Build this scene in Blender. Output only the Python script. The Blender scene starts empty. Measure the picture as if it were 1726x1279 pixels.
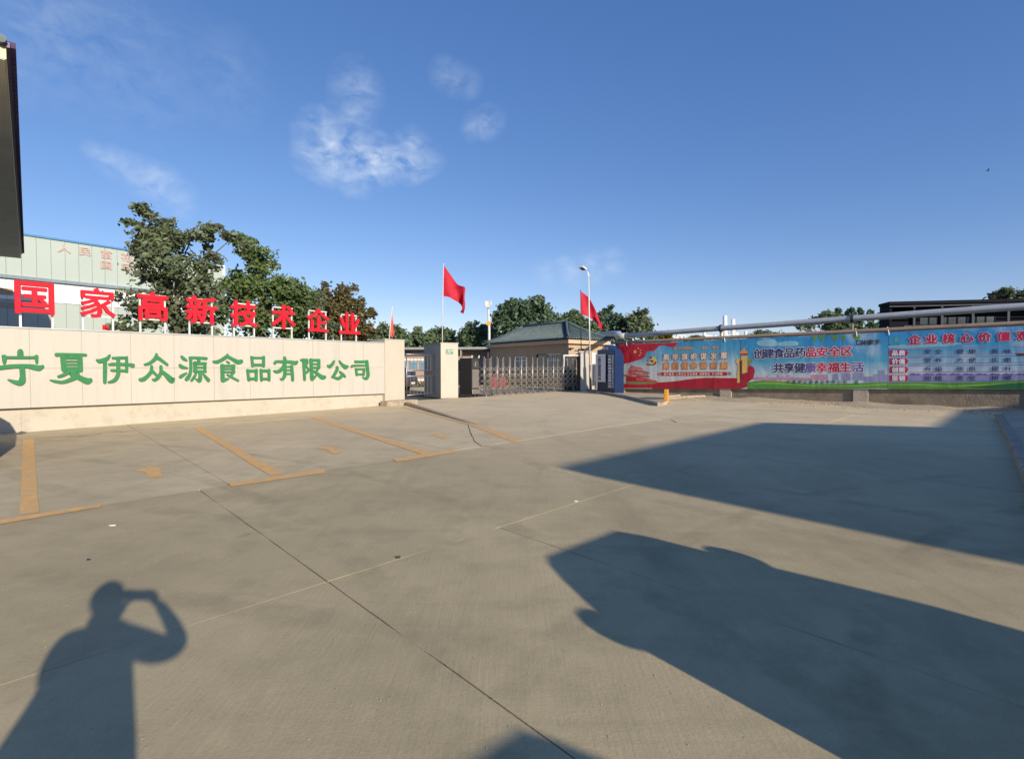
import bpy, bmesh, math, random
import numpy as np
from mathutils import Vector, Matrix
R = math.radians
random.seed(7)
rng = np.random.default_rng(7)
sc = bpy.context.scene
C = sc.collection

# ------------------------------------------------------------------ camera, world, sun
EYE = Vector((0, 0, 1.6)); F = 905.0; CX, CY = 863.0, 639.5
PIT = math.atan(23.5 / F)
cam = bpy.data.cameras.new('camera'); cam.sensor_width = 36; cam.lens = 36 * F / 1726
cam.clip_start = 0.1; cam.clip_end = 3000
co = bpy.data.objects.new('camera', cam); C.objects.link(co)
co.location = EYE; co.rotation_euler = (math.pi / 2 - PIT, 0, 0)
sc.camera = co
SUN_EL = R(19.4); SUN_AZ = math.atan2(0.571, -0.821)
TOSUN = Vector((math.cos(SUN_EL) * math.sin(SUN_AZ), math.cos(SUN_EL) * math.cos(SUN_AZ), math.sin(SUN_EL)))
sun = bpy.data.lights.new('sun', 'SUN'); sun.energy = 5.0; sun.angle = R(0.53); sun.color = (1.0, 0.87, 0.70)
so = bpy.data.objects.new('sun', sun); C.objects.link(so)
so.rotation_euler = TOSUN.to_track_quat('Z', 'Y').to_euler()
sc.view_settings.view_transform = 'Standard'; sc.view_settings.look = 'None'
sc.view_settings.exposure = 0.2; sc.view_settings.gamma = 1; sc.view_settings.use_curve_mapping = False

def ray(px, py):
    dx = (px - CX) / F; dy = (CY - py) / F
    return Vector((dx, math.cos(PIT) + dy * math.sin(PIT), -math.sin(PIT) + dy * math.cos(PIT)))
def P(px, py, d):
    r = ray(px, py); return EYE + r * (d / r.y)
def G(px, py, z=0.0):
    r = ray(px, py); return EYE + r * ((z - EYE.z) / r.z)

w = bpy.data.worlds.new('World'); sc.world = w; w.use_nodes = True
nt = w.node_tree; N = nt.nodes; L = nt.links; N.clear()
wo = N.new('ShaderNodeOutputWorld'); bg = N.new('ShaderNodeBackground'); bg.inputs[1].default_value = 0.132
sky = N.new('ShaderNodeTexSky'); sky.sky_type = 'NISHITA'; sky.sun_disc = False
sky.sun_elevation = SUN_EL; sky.sun_rotation = SUN_AZ; sky.air_density = 1.0; sky.dust_density = 0.3; sky.ozone_density = 2.8; sky.altitude = 1100
tc = N.new('ShaderNodeTexCoord')
def wmath(op, a, b=None, clamp=False):
    n = N.new('ShaderNodeMath'); n.operation = op; n.use_clamp = clamp
    for i, v in enumerate((a, b)):
        if v is None: continue
        if isinstance(v, (int, float)): n.inputs[i].default_value = v
        else: L.new(v, n.inputs[i])
    return n.outputs[0]
# thin high clouds, laid out by direction in the sky
warp = N.new('ShaderNodeTexNoise'); warp.inputs['Scale'].default_value = 7; warp.inputs['Detail'].default_value = 6
L.new(tc.outputs['Generated'], warp.inputs['Vector'])
wv = N.new('ShaderNodeVectorMath'); wv.operation = 'SUBTRACT'; L.new(warp.outputs['Color'], wv.inputs[0]); wv.inputs[1].default_value = (.5, .5, .5)
ws = N.new('ShaderNodeVectorMath'); ws.operation = 'SCALE'; L.new(wv.outputs[0], ws.inputs[0]); ws.inputs['Scale'].default_value = 0.11
wa = N.new('ShaderNodeVectorMath'); wa.operation = 'ADD'; L.new(tc.outputs['Generated'], wa.inputs[0]); L.new(ws.outputs[0], wa.inputs[1])
def blob(px, py, rad, amp, raw=False):
    d = ray(px, py).normalized()
    n = N.new('ShaderNodeVectorMath'); n.operation = 'DISTANCE'; L.new(tc.outputs['Generated'] if raw else wb_.outputs[0] if rad < .05 else wa.outputs[0], n.inputs[0]); n.inputs[1].default_value = d
    x = wmath('DIVIDE', n.outputs['Value'], rad)
    x = wmath('SUBTRACT', 1.0, x, True)
    return wmath('MULTIPLY', x, amp)
wb_ = N.new('ShaderNodeVectorMath'); wb_.operation = 'MULTIPLY_ADD'; L.new(wv.outputs[0], wb_.inputs[0]); wb_.inputs[1].default_value = (.04, .04, .04); L.new(tc.outputs['Generated'], wb_.inputs[2])
acc = None
for b in [(565, 255, .066, 1.3), (615, 270, .072, 1.5), (675, 270, .058, 1.35), (600, 148, .048, .6), (592, 188, .045, .6), (545, 218, .05, .75), (690, 238, .036, .85), (530, 262, .04, .8), (715, 265, .035, .6),
          (828, 212, .036, .7), (800, 216, .03, .35), (745, 122, .03, .45), (765, 132, .03, .42), (790, 140, .028, .28),
          (165, 255, .022, .35), (185, 267, .026, .5), (205, 279, .03, .6), (228, 292, .034, .7), (252, 304, .038, .75), (276, 316, .042, .75), (300, 332, .036, .6),
          (960, 458, .035, .5), (1000, 450, .04, .55), (1030, 448, .035, .5), (920, 464, .03, .4), (80, 45, .12, .32), (380, 120, .08, .18), (200, 85, .12, .22)]:
    v = blob(*b); acc = v if acc is None else wmath('MAXIMUM', acc, v)
cn = N.new('ShaderNodeTexNoise'); cn.inputs['Scale'].default_value = 24; cn.inputs['Detail'].default_value = 9; cn.inputs['Roughness'].default_value = .6; cn.inputs['Distortion'].default_value = .35
cm = N.new('ShaderNodeMapping'); cm.inputs['Scale'].default_value = (1, 1, 1.7); cm.inputs['Rotation'].default_value = (0, R(25), 0)
L.new(tc.outputs['Generated'], cm.inputs['Vector']); L.new(cm.outputs[0], cn.inputs['Vector'])
cr = N.new('ShaderNodeMapRange'); cr.inputs['From Min'].default_value = .33; cr.inputs['From Max'].default_value = .80; L.new(cn.outputs['Fac'], cr.inputs['Value'])
cf = wmath('MULTIPLY', acc, cr.outputs[0]); cf = wmath('MULTIPLY', cf, .82, True)
mx = N.new('ShaderNodeMix'); mx.data_type = 'RGBA'; L.new(cf, mx.inputs['Factor'])
hs = N.new('ShaderNodeHueSaturation'); hs.inputs['Saturation'].default_value = 1.12; hs.inputs['Value'].default_value = 1.0
L.new(sky.outputs[0], hs.inputs['Color'])
sm = N.new('ShaderNodeVectorMath'); sm.operation = 'MULTIPLY_ADD'; L.new(hs.outputs[0], sm.inputs[0]); sm.inputs[1].default_value = (.92, .72, .66); sm.inputs[2].default_value = (.07, .40, 1.42)
L.new(sm.outputs[0], mx.inputs['A']); mx.inputs['B'].default_value = (5.6, 6.2, 6.9, 1)
L.new(mx.outputs['Result'], bg.inputs[0]); L.new(bg.outputs[0], wo.inputs[0])

# ------------------------------------------------------------------ helpers
def tag(o, label=None, cat=None, group=None, kind=None):
    if label: o['label'] = label
    if cat: o['category'] = cat
    if group: o['group'] = group
    if kind: o['kind'] = kind
    return o
def thing(name, loc, label, cat, group=None, rz=0):
    o = bpy.data.objects.new(name, None); C.objects.link(o); o.location = loc; o.rotation_euler = (0, 0, rz)
    o.empty_display_size = .2
    return tag(o, label, cat, group)
def V3(p, z=None):
    return Vector((p[0], p[1], p[2] if z is None else z))

class MB:
    def __init__(s): s.v = []; s.f = []; s.m = []
    def add(s, vs, fs, mi=0):
        b = len(s.v); s.v += [tuple(v) for v in vs]; s.f += [tuple(i + b for i in f) for f in fs]; s.m += [mi] * len(fs); return s
    def box(s, o, ux, uy, uz, mi=0):           # corner + three edge vectors
        o = Vector(o); ux = Vector(ux); uy = Vector(uy); uz = Vector(uz)
        vs = [o, o + ux, o + ux + uy, o + uy]; vs += [v + uz for v in vs]
        return s.add(vs, [(0, 3, 2, 1), (4, 5, 6, 7), (0, 1, 5, 4), (1, 2, 6, 5), (2, 3, 7, 6), (3, 0, 4, 7)], mi)
    def cbox(s, c, dx, dy, dz, a=0, mi=0):      # centre of base, sizes, yaw
        u = Vector((math.cos(a), math.sin(a), 0)); v = Vector((-u.y, u.x, 0)); c = Vector(c)
        return s.box(c - u * dx / 2 - v * dy / 2, u * dx, v * dy, (0, 0, dz), mi)
    def prism(s, poly, z0, z1, mi=0):
        n = len(poly); vs = [(p[0], p[1], z0) for p in poly] + [(p[0], p[1], z1) for p in poly]
        return s.add(vs, [tuple(range(n))[::-1], tuple(range(n, 2 * n))] + [(i, (i + 1) % n, n + (i + 1) % n, n + i) for i in range(n)], mi)
    def tube(s, a, b, r, r2=None, n=8, mi=0, cap=True):
        a = Vector(a); b = Vector(b); r2 = r if r2 is None else r2
        d = (b - a).normalized(); t = d.orthogonal().normalized(); q = d.cross(t)
        vs = [a + (t * math.cos(k * 2 * math.pi / n) + q * math.sin(k * 2 * math.pi / n)) * r for k in range(n)]
        vs += [b + (t * math.cos(k * 2 * math.pi / n) + q * math.sin(k * 2 * math.pi / n)) * r2 for k in range(n)]
        fs = [(k, (k + 1) % n, n + (k + 1) % n, n + k) for k in range(n)]
        if cap: fs += [tuple(range(n))[::-1], tuple(range(n, 2 * n))]
        return s.add(vs, fs, mi)
    def path(s, pts, r, n=8, mi=0):
        pts = [Vector(p) for p in pts]; rs = r if isinstance(r, (list, tuple)) else [r] * len(pts)
        vs = []; prev = None
        for i, p in enumerate(pts):
            d = (pts[min(i + 1, len(pts) - 1)] - pts[max(i - 1, 0)]).normalized()
            t = d.orthogonal().normalized() if prev is None else (prev - d * prev.dot(d)).normalized()
            prev = t; q = d.cross(t)
            vs += [p + (t * math.cos(k * 2 * math.pi / n) + q * math.sin(k * 2 * math.pi / n)) * rs[i] for k in range(n)]
        fs = []
        for i in range(len(pts) - 1):
            fs += [(i * n + k, i * n + (k + 1) % n, (i + 1) * n + (k + 1) % n, (i + 1) * n + k) for k in range(n)]
        fs += [tuple(range(n))[::-1], tuple(range((len(pts) - 1) * n, len(pts) * n))]
        return s.add(vs, fs, mi)
    def ell(s, c, rx, ry, rz, nu=12, nv=8, mi=0):
        c = Vector(c); vs = [c + Vector((0, 0, -rz))]
        for j in range(1, nv):
            t = -math.pi / 2 + math.pi * j / nv
            for i in range(nu):
                a = 2 * math.pi * i / nu
                vs.append(c + Vector((rx * math.cos(t) * math.cos(a), ry * math.cos(t) * math.sin(a), rz * math.sin(t))))
        vs.append(c + Vector((0, 0, rz))); e = len(vs) - 1
        fs = [(0, 1 + (i + 1) % nu, 1 + i) for i in range(nu)]
        for j in range(nv - 2):
            o = 1 + j * nu
            fs += [(o + i, o + (i + 1) % nu, o + nu + (i + 1) % nu, o + nu + i) for i in range(nu)]
        o = 1 + (nv - 2) * nu
        fs += [(e, o + i, o + (i + 1) % nu) for i in range(nu)]
        return s.add(vs, fs, mi)
    def build(s, name, mats, parent=None, smooth=False, bevel=0, loc=None):
        me = bpy.data.meshes.new(name)
        me.from_pydata(s.v, [], s.f)
        mats = mats if isinstance(mats, (list, tuple)) else [mats]
        for m in mats: me.materials.append(m)
        me.polygons.foreach_set('material_index', s.m)
        if smooth: me.polygons.foreach_set('use_smooth', [True] * len(me.polygons))
        o = bpy.data.objects.new(name, me); C.objects.link(o)
        if parent is not None:
            o.parent = parent
            w_ = wmat(parent).inverted(); me.transform(w_)
        if bevel:
            b = o.modifiers.new('bevel', 'BEVEL'); b.width = bevel; b.segments = 2; b.limit_method = 'ANGLE'
        me.update()
        return o
def wmat(o):
    m = o.matrix_basis if o.parent is None else wmat(o.parent) @ o.matrix_basis
    return Matrix.LocRotScale(o.location, o.rotation_euler, o.scale) if o.parent is None else wmat(o.parent) @ Matrix.LocRotScale(o.location, o.rotation_euler, o.scale)
def root_mesh(mb, name, mats, loc, label, cat, group=None, **k):
    t = thing(name, loc, label, cat, group); return t
def copy_tree(o, parent=None):
    c = o.copy(); C.objects.link(c); c.parent = parent
    for ch in [x for x in KIDS.get(o.name, [])]: copy_tree(ch, c)
    return c
KIDS = {}
def reg(o):
    def rec(x):
        KIDS[x.name] = list(x.children)
        for y in x.children: rec(y)
    rec(o)

# ------------------------------------------------------------------ materials
def mat(name, col, rough=.8, var=.12, scale=3.0, bump=0.0, bscale=None, metal=0.0, detail=5, streak=0, col2=None, spec=None, dirt=None, dscale=.6, coat=0):
    m = bpy.data.materials.new(name); m.use_nodes = True; n = m.node_tree.nodes; l = m.node_tree.links
    b = n['Principled BSDF']; b.inputs['Roughness'].default_value = rough; b.inputs['Metallic'].default_value = metal
    if spec is not None: b.inputs['Specular IOR Level'].default_value = spec
    if coat: b.inputs['Coat Weight'].default_value = coat
    g = n.new('ShaderNodeNewGeometry')
    t = n.new('ShaderNodeTexNoise'); t.inputs['Scale'].default_value = scale; t.inputs['Detail'].default_value = detail; t.inputs['Roughness'].default_value = .6
    l.new(g.outputs['Position'], t.inputs['Vector'])
    mr = n.new('ShaderNodeMapRange'); mr.inputs['From Min'].default_value = .3; mr.inputs['From Max'].default_value = .7; l.new(t.outputs['Fac'], mr.inputs['Value'])
    mix = n.new('ShaderNodeMix'); mix.data_type = 'RGBA'; l.new(mr.outputs[0], mix.inputs['Factor'])
    c2 = col2 or tuple(min(1, c * (1 + var)) for c in col); c1 = col if col2 else tuple(c * (1 - var) for c in col)
    mix.inputs['A'].default_value = (*c1, 1); mix.inputs['B'].default_value = (*c2, 1)
    out = mix.outputs['Result']
    if dirt:
        t2 = n.new('ShaderNodeTexNoise'); t2.inputs['Scale'].default_value = dscale; t2.inputs['Detail'].default_value = 8; t2.inputs['Roughness'].default_value = .7
        if streak:
            mp = n.new('ShaderNodeMapping'); mp.inputs['Scale'].default_value = (streak, streak, .22); l.new(g.outputs['Position'], mp.inputs['Vector']); l.new(mp.outputs[0], t2.inputs['Vector'])
        else: l.new(g.outputs['Position'], t2.inputs['Vector'])
        m2 = n.new('ShaderNodeMapRange'); m2.inputs['From Min'].default_value = .5; m2.inputs['From Max'].default_value = .75; m2.inputs['To Max'].default_value = dirt[3] if len(dirt) > 3 else .5
        l.new(t2.outputs['Fac'], m2.inputs['Value'])
        mi2 = n.new('ShaderNodeMix'); mi2.data_type = 'RGBA'; l.new(m2.outputs[0], mi2.inputs['Factor']); l.new(out, mi2.inputs['A']); mi2.inputs['B'].default_value = (*dirt[:3], 1)
        out = mi2.outputs['Result']
    l.new(out, b.inputs['Base Color'])
    if bump:
        t3 = n.new('ShaderNodeTexNoise'); t3.inputs['Scale'].default_value = bscale or scale * 4; t3.inputs['Detail'].default_value = 6; l.new(g.outputs['Position'], t3.inputs['Vector'])
        bp = n.new('ShaderNodeBump'); bp.inputs['Strength'].default_value = bump; bp.inputs['Distance'].default_value = .02
        l.new(t3.outputs['Fac'], bp.inputs['Height']); l.new(bp.outputs[0], b.inputs['Normal'])
    return m

def concrete_mat(name, base, sand=(.72, .58, .36)):
    m = bpy.data.materials.new(name); m.use_nodes = True; n = m.node_tree.nodes; l = m.node_tree.links
    b = n['Principled BSDF']; b.inputs['Roughness'].default_value = .85; b.inputs['Specular IOR Level'].default_value = .25
    g = n.new('ShaderNodeNewGeometry')
    def noise(sc_, det=6, rg=.6, stretch=None, rot=0, dist=0):
        t = n.new('ShaderNodeTexNoise'); t.inputs['Scale'].default_value = sc_; t.inputs['Detail'].default_value = det; t.inputs['Roughness'].default_value = rg; t.inputs['Distortion'].default_value = dist
        mp = n.new('ShaderNodeMapping'); mp.inputs['Rotation'].default_value = (0, 0, rot)
        if stretch: mp.inputs['Scale'].default_value = stretch
        l.new(g.outputs['Position'], mp.inputs['Vector']); l.new(mp.outputs[0], t.inputs['Vector']); return t.outputs['Fac']
    def rng_(v, a, b_, c=0., d=1.):
        mr = n.new('ShaderNodeMapRange'); mr.inputs['From Min'].default_value = a; mr.inputs['From Max'].default_value = b_; mr.inputs['To Min'].default_value = c; mr.inputs['To Max'].default_value = d
        l.new(v, mr.inputs['Value']); return mr.outputs[0]
    def mixc(f, a, bcol, mode='MIX'):
        x = n.new('ShaderNodeMix'); x.data_type = 'RGBA'; x.blend_type = mode
        if isinstance(f, float): x.inputs['Factor'].default_value = f
        else: l.new(f, x.inputs['Factor'])
        if isinstance(a, tuple): x.inputs['A'].default_value = (*a, 1)
        else: l.new(a, x.inputs['A'])
        if isinstance(bcol, tuple): x.inputs['B'].default_value = (*bcol, 1)
        else: l.new(bcol, x.inputs['B'])
        return x.outputs['Result']
    c = mixc(rng_(noise(.35, 5), .35, .65), tuple(x * .84 for x in base), tuple(x * 1.12 for x in base))
    c = mixc(rng_(noise(2.2, 8, .65), .48, .70, 0, .42), c, tuple(x * .6 for x in base))          # stains
    c = mixc(rng_(noise(1.0, 7, .7, (1, .16, 1), R(-40), .5), .50, .68, 0, .45), c, tuple(x * .6 for x in base))  # tyre streaks
    c = mixc(rng_(noise(1.3, 7, .7, (.14, 1.2, 1), R(35), .8), .52, .70, 0, .42), c, tuple(x * .66 for x in base))
    c = mixc(rng_(noise(5.5, 8, .7), .56, .7, 0, .25), c, tuple(x * 1.25 for x in base))
    # fine broom marks and grit
    c = mixc(rng_(noise(60, 4, .7), .38, .64, 0, .22), c, tuple(x * .6 for x in base))
    c = mixc(rng_(noise(160, 2, .6), .60, .70, 0, .35), c, tuple(x * .4 for x in base))
    c = mixc(rng_(noise(110, 2, .6), .63, .72, 0, .35), c, tuple(min(1, x * 1.5) for x in base))
    # curved tyre tracks
    def arc(cx, cy, r, wd, st):
        sx = n.new('ShaderNodeVectorMath'); sx.operation = 'DISTANCE'; l.new(g.outputs['Position'], sx.inputs[0]); sx.inputs[1].default_value = (cx, cy, 0)
        a1 = n.new('ShaderNodeMath'); a1.operation = 'SUBTRACT'; l.new(sx.outputs['Value'], a1.inputs[0]); a1.inputs[1].default_value = r
        a2 = n.new('ShaderNodeMath'); a2.operation = 'ABSOLUTE'; l.new(a1.outputs[0], a2.inputs[0])
        a3 = rng_(a2.outputs[0], wd * .5, wd, st, 0)
        a4 = n.new('ShaderNodeMath'); a4.operation = 'MULTIPLY'; l.new(a3, a4.inputs[0]); l.new(trk, a4.inputs[1]); return a4.outputs[0]
    trk = rng_(noise(.9, 6, .75), .42, .62)
    tr_ = None
    for q in ((9, -2, 8.6, .13, .62), (9, -2, 10.1, .14, .5), (-12, -3, 13.0, .14, .45), (-12, -3, 14.6, .14, .45), (12, 14, 11.2, .15, .45), (12, 14, 12.8, .15, .4), (3, 22, 17.5, .16, .4), (3, 22, 19.1, .16, .4)):
        v_ = arc(*q)
        if tr_ is None: tr_ = v_
        else:
            mxn = n.new('ShaderNodeMath'); mxn.operation = 'MAXIMUM'; l.new(tr_, mxn.inputs[0]); l.new(v_, mxn.inputs[1]); tr_ = mxn.outputs[0]
    c = mixc(tr_, c, tuple(x * .5 for x in base))
    c = mixc(rng_(noise(1.7, 3, .5), .70, .76, 0, .45), c, tuple(x * .5 for x in base))             # oil spots
    c = mixc(rng_(noise(.9, 9, .72, (1, 1, 1), 1.0), .55, .70, 0, .35), c, tuple(min(1, x * 1.22) for x in base))  # dusty patches
    # blown sand towards the gate and the far wall
    sp = n.new('ShaderNodeSeparateXYZ'); l.new(g.outputs['Position'], sp.inputs[0])
    ad = n.new('ShaderNodeMath'); ad.operation = 'MULTIPLY_ADD'; l.new(sp.outputs[0], ad.inputs[0]); ad.inputs[1].default_value = .45; l.new(sp.outputs[1], ad.inputs[2])
    sf = rng_(ad.outputs[0], 6.5, 20, 0, .9)
    mm = n.new('ShaderNodeMath'); mm.operation = 'MULTIPLY'; l.new(sf, mm.inputs[0]); l.new(rng_(noise(.8, 8, .65), .3, .6, .45, 1), mm.inputs[1])
    c = mixc(mm.outputs[0], c, sand)
    l.new(c, b.inputs['Base Color'])
    bp = n.new('ShaderNodeBump'); bp.inputs['Strength'].default_value = .35; bp.inputs['Distance'].default_value = .006
    hb = n.new('ShaderNodeMath'); hb.operation = 'ADD'; l.new(noise(45, 6, .7), hb.inputs[0]); l.new(noise(38, 3, .6, (1, .06, 1), R(-43)), hb.inputs[1])
    l.new(hb.outputs[0], bp.inputs['Height']); l.new(bp.outputs[0], b.inputs['Normal'])
    return m

M = {}
M['concrete'] = concrete_mat('concrete', (.485, .40, .235))
M['concrete_b'] = concrete_mat('concrete_b', (.51, .42, .245))
M['concrete_lot'] = concrete_mat('concrete_lot', (.58, .48, .295))
M['concrete_c'] = concrete_mat('concrete_c', (.455, .38, .228))
M['mortar'] = mat('mortar', (.44, .39, .28), .9, .25, 14, .5)
M['dark_soil'] = mat('dark_soil', (.08, .07, .05), .95, .3, 9, .5)
M['sand'] = mat('sand', (.47, .38, .26), .95, .2, 1.2, .7, 9, dirt=(.27, .22, .16, .7), dscale=1.3)
M['earth'] = mat('earth', (.30, .25, .17), .95, .25, .12, .6, 4, dirt=(.14, .15, .07, .7), dscale=.05)
M['kerb'] = mat('kerb', (.36, .30, .22), .9, .2, 5, .7, 20, dirt=(.16, .13, .10, .8), dscale=3)
M['cream'] = mat('cream', (.50, .475, .41), .55, .025, .8, .05, 20, dirt=(.40, .36, .29, .45), dscale=1.5, streak=5)
M['cream2'] = mat('cream2', (.49, .47, .415), .55, .03, .8, .05, 20, dirt=(.39, .35, .28, .5), dscale=1.6, streak=4)
M['joint'] = mat('joint', (.40, .36, .30), .9, .1, 5)
M['plinth'] = mat('plinth', (.49, .455, .375), .7, .05, 1.5, .15, 25, dirt=(.33, .28, .21, .75), dscale=2.2)
M['cap'] = mat('cap', (.50, .53, .52), .45, .1, 5, metal=.3)
M['green'] = mat('green', (.035, .20, .07), .6, .1, 8, spec=.3)
M['green_side'] = mat('green_side', (.12, .20, .13), .7, .25, 9)
M['red_sign'] = mat('red_sign', (.62, .010, .028), .6, .08, 6, spec=.25)
M['frame_white'] = mat('frame_white', (.62, .64, .62), .5, .1, 8, dirt=(.3, .28, .24, .4), dscale=6)
M['stone_pillar'] = mat('stone_pillar', (.50, .455, .375), .6, .04, 2, .08, 30)
M['steel'] = mat('steel', (.40, .37, .33), .42, .15, 12, metal=.8)
M['steel_dull'] = mat('steel_dull', (.30, .26, .22), .5, .2, 10, metal=.5)
M['dark_metal'] = mat('dark_metal', (.035, .035, .035), .5, .2, 10)
M['black'] = mat('black', (.02, .02, .022), .6, .2, 10)
M['rubber'] = mat('rubber', (.03, .03, .03), .8, .2, 10)
M['flag'] = mat('flag', (.46, .005, .028), .75, .12, 3)
M['flag_faded'] = mat('flag_faded', (.62, .12, .09), .8, .2, 5)
M['tile'] = mat('tile', (.085, .125, .13), .6, .3, 3, .4, 12, dirt=(.20, .22, .19, .5), dscale=2.5)
M['gate_wall'] = mat('gate_wall', (.43, .32, .21), .8, .06, 2, .25, 40)
M['gate_fascia'] = mat('gate_fascia', (.55, .42, .30), .7, .05, 2)
M['glass'] = mat('glass', (.06, .075, .08), .08, .2, 2, spec=.8)
M['glass_teal'] = mat('glass_teal', (.12, .18, .19), .15, .2, 2, spec=.8)
M['alu'] = mat('alu', (.62, .64, .64), .4, .08, 8, metal=.3)
M['navy'] = mat('navy', (.008, .020, .075), .45, .12, 2, spec=.5, dirt=(.012, .028, .095, .6), dscale=1)
M['navy_lit'] = mat('navy_lit', (.013, .038, .13), .4, .1, 2)  # lighter copy of navy: the sign's sunlit side painted in
M['print_white'] = mat('print_white', (.72, .74, .76), .6, .05, 4)
M['print_black'] = mat('print_black', (.03, .035, .045), .6, .1, 4)
M['brick_wall'] = mat('brick_wall', (.27, .22, .16), .95, .25, 3, .6, 18, dirt=(.12, .10, .075, .8), dscale=1.4)
M['wall_concrete'] = mat('wall_concrete', (.46, .40, .31), .9, .15, 4, .5, 20, dirt=(.25, .21, .16, .6), dscale=3)
M['rust_pipe'] = mat('rust_pipe', (.34, .26, .19), .7, .2, 4, .3, 20, dirt=(.2, .15, .11, .7), dscale=2)
M['pipe'] = mat('pipe', (.46, .49, .50), .4, .1, 3, metal=.15)
M['yellow'] = mat('yellow', (.70, .33, .03), .6, .15, 10, dirt=(.3, .16, .05, .5), dscale=12)
M['white_paint'] = mat('white_paint', (.78, .78, .76), .6, .05, 4)
M['teal_panel'] = mat('teal_panel', (.40, .47, .43), .6, .04, .5, dirt=(.36, .42, .37, .5), dscale=.5)
M['teal_dark'] = mat('teal_dark', (.14, .30, .42), .6, .1, 2)
M['blue_trim'] = mat('blue_trim', (.06, .22, .42), .5, .1, 2)
M['band_white'] = mat('band_white', (.82, .84, .84), .5, .03, 2)
M['pale_pink'] = mat('pale_pink', (.50, .37, .33), .7, .08, 3)
M['gutter'] = mat('gutter', (.20, .26, .30), .6, .15, 4)
M['soffit'] = mat('soffit', (.78, .73, .60), .9, .10, .8, dirt=(.5, .46, .38, .4), dscale=.4)
M['fascia_cream'] = mat('fascia_cream', (.75, .64, .38), .6, .05, 3)
M['violet_tile'] = mat('violet_tile', (.085, .055, .13), .5, .25, 6)
M['shed_dark'] = mat('shed_dark', (.011, .012, .019), .8, .2, 2, spec=.1)
M['shed_steel'] = mat('shed_steel', (.04, .045, .065), .7, .2, 3)
M['pink_wall'] = mat('pink_wall', (.42, .31, .26), .85, .08, 2, .2, 20)
M['grey_roof'] = mat('grey_roof', (.33, .36, .36), .6, .1, 3)
M['bark'] = mat('bark', (.11, .085, .06), .95, .3, 9, .6, 30)
M['red_plastic'] = mat('red_plastic', (.38, .05, .06), .5, .15, 5)
M['car_grey'] = mat('car_grey', (.10, .10, .11), .3, .05, 2, metal=.5, coat=1)
M['car_white'] = mat('car_white', (.62, .63, .64), .3, .03, 2, coat=1)
M['car_glass'] = mat('car_glass', (.015, .018, .02), .06, .1, 2, spec=.9)
M['lamp_clear'] = mat('lamp_clear', (.6, .62, .62), .1, .1, 3)
M['skin'] = mat('skin', (.50, .30, .20), .6, .05, 20)
M['hair'] = mat('hair', (.015, .012, .010), .7, .3, 60, .5)
M['shirt'] = mat('shirt', (.10, .12, .17), .9, .1, 12, .2)
M['trousers'] = mat('trousers', (.03, .03, .035), .9, .1, 12, .2)
M['stone_a'] = mat('stone_a', (.36, .30, .22), .95, .25, 6, .8, 25)

def leaf_mat(name, c1, c2, c3, scale=.9):
    m = bpy.data.materials.new(name); m.use_nodes = True; n = m.node_tree.nodes; l = m.node_tree.links
    b = n['Principled BSDF']; b.inputs['Roughness'].default_value = .55; b.inputs['Specular IOR Level'].default_value = .35
    g = n.new('ShaderNodeNewGeometry')
    t = n.new('ShaderNodeTexNoise'); t.inputs['Scale'].default_value = scale; t.inputs['Detail'].default_value = 4; l.new(g.outputs['Position'], t.inputs['Vector'])
    mr = n.new('ShaderNodeMapRange'); mr.inputs['From Min'].default_value = .32; mr.inputs['From Max'].default_value = .68; l.new(t.outputs['Fac'], mr.inputs['Value'])
    mi = n.new('ShaderNodeMix'); mi.data_type = 'RGBA'; l.new(mr.outputs[0], mi.inputs['Factor']); mi.inputs['A'].default_value = (*c1, 1); mi.inputs['B'].default_value = (*c2, 1)
    m3 = n.new('ShaderNodeMix'); m3.data_type = 'RGBA'; l.new(mi.outputs['Result'], m3.inputs['A']); m3.inputs['B'].default_value = (*c3, 1)
    mr2 = n.new('ShaderNodeMapRange'); mr2.inputs['From Min'].default_value = .55; mr2.inputs['From Max'].default_value = 1; mr2.inputs['To Max'].default_value = .8
    l.new(g.outputs['Random Per Island'], mr2.inputs['Value']); l.new(mr2.outputs[0], m3.inputs['Factor'])
    l.new(m3.outputs['Result'], b.inputs['Base Color'])
    tr = n.new('ShaderNodeBsdfTranslucent'); l.new(m3.outputs['Result'], tr.inputs['Color'])
    ms = n.new('ShaderNodeMixShader'); ms.inputs[0].default_value = .35
    l.new(b.outputs[0], ms.inputs[1]); l.new(tr.outputs[0], ms.inputs[2]); l.new(ms.outputs[0], n['Material Output'].inputs[0])
    return m
M['leaf_dark'] = leaf_mat('leaf_dark', (.10, .135, .075), (.17, .225, .11), (.27, .29, .20))
M['leaf_green'] = leaf_mat('leaf_green', (.085, .145, .05), (.175, .265, .085), (.24, .27, .13))
M['leaf_brown'] = leaf_mat('leaf_brown', (.085, .10, .04), (.16, .155, .065), (.34, .20, .08))
M['leaf_far'] = leaf_mat('leaf_far', (.09, .145, .08), (.17, .25, .12), (.23, .29, .16), .35)
M['leaf_far_dark'] = leaf_mat('leaf_far_dark', (.07, .13, .08), (.13, .21, .115), (.18, .24, .15), .35)
M['leaf_pale'] = leaf_mat('leaf_pale', (.11, .15, .08), (.19, .24, .13), (.24, .28, .16), .35)
M['leaf_yellow'] = leaf_mat('leaf_yellow', (.12, .13, .02), (.30, .26, .03), (.33, .22, .03), .8)

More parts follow.
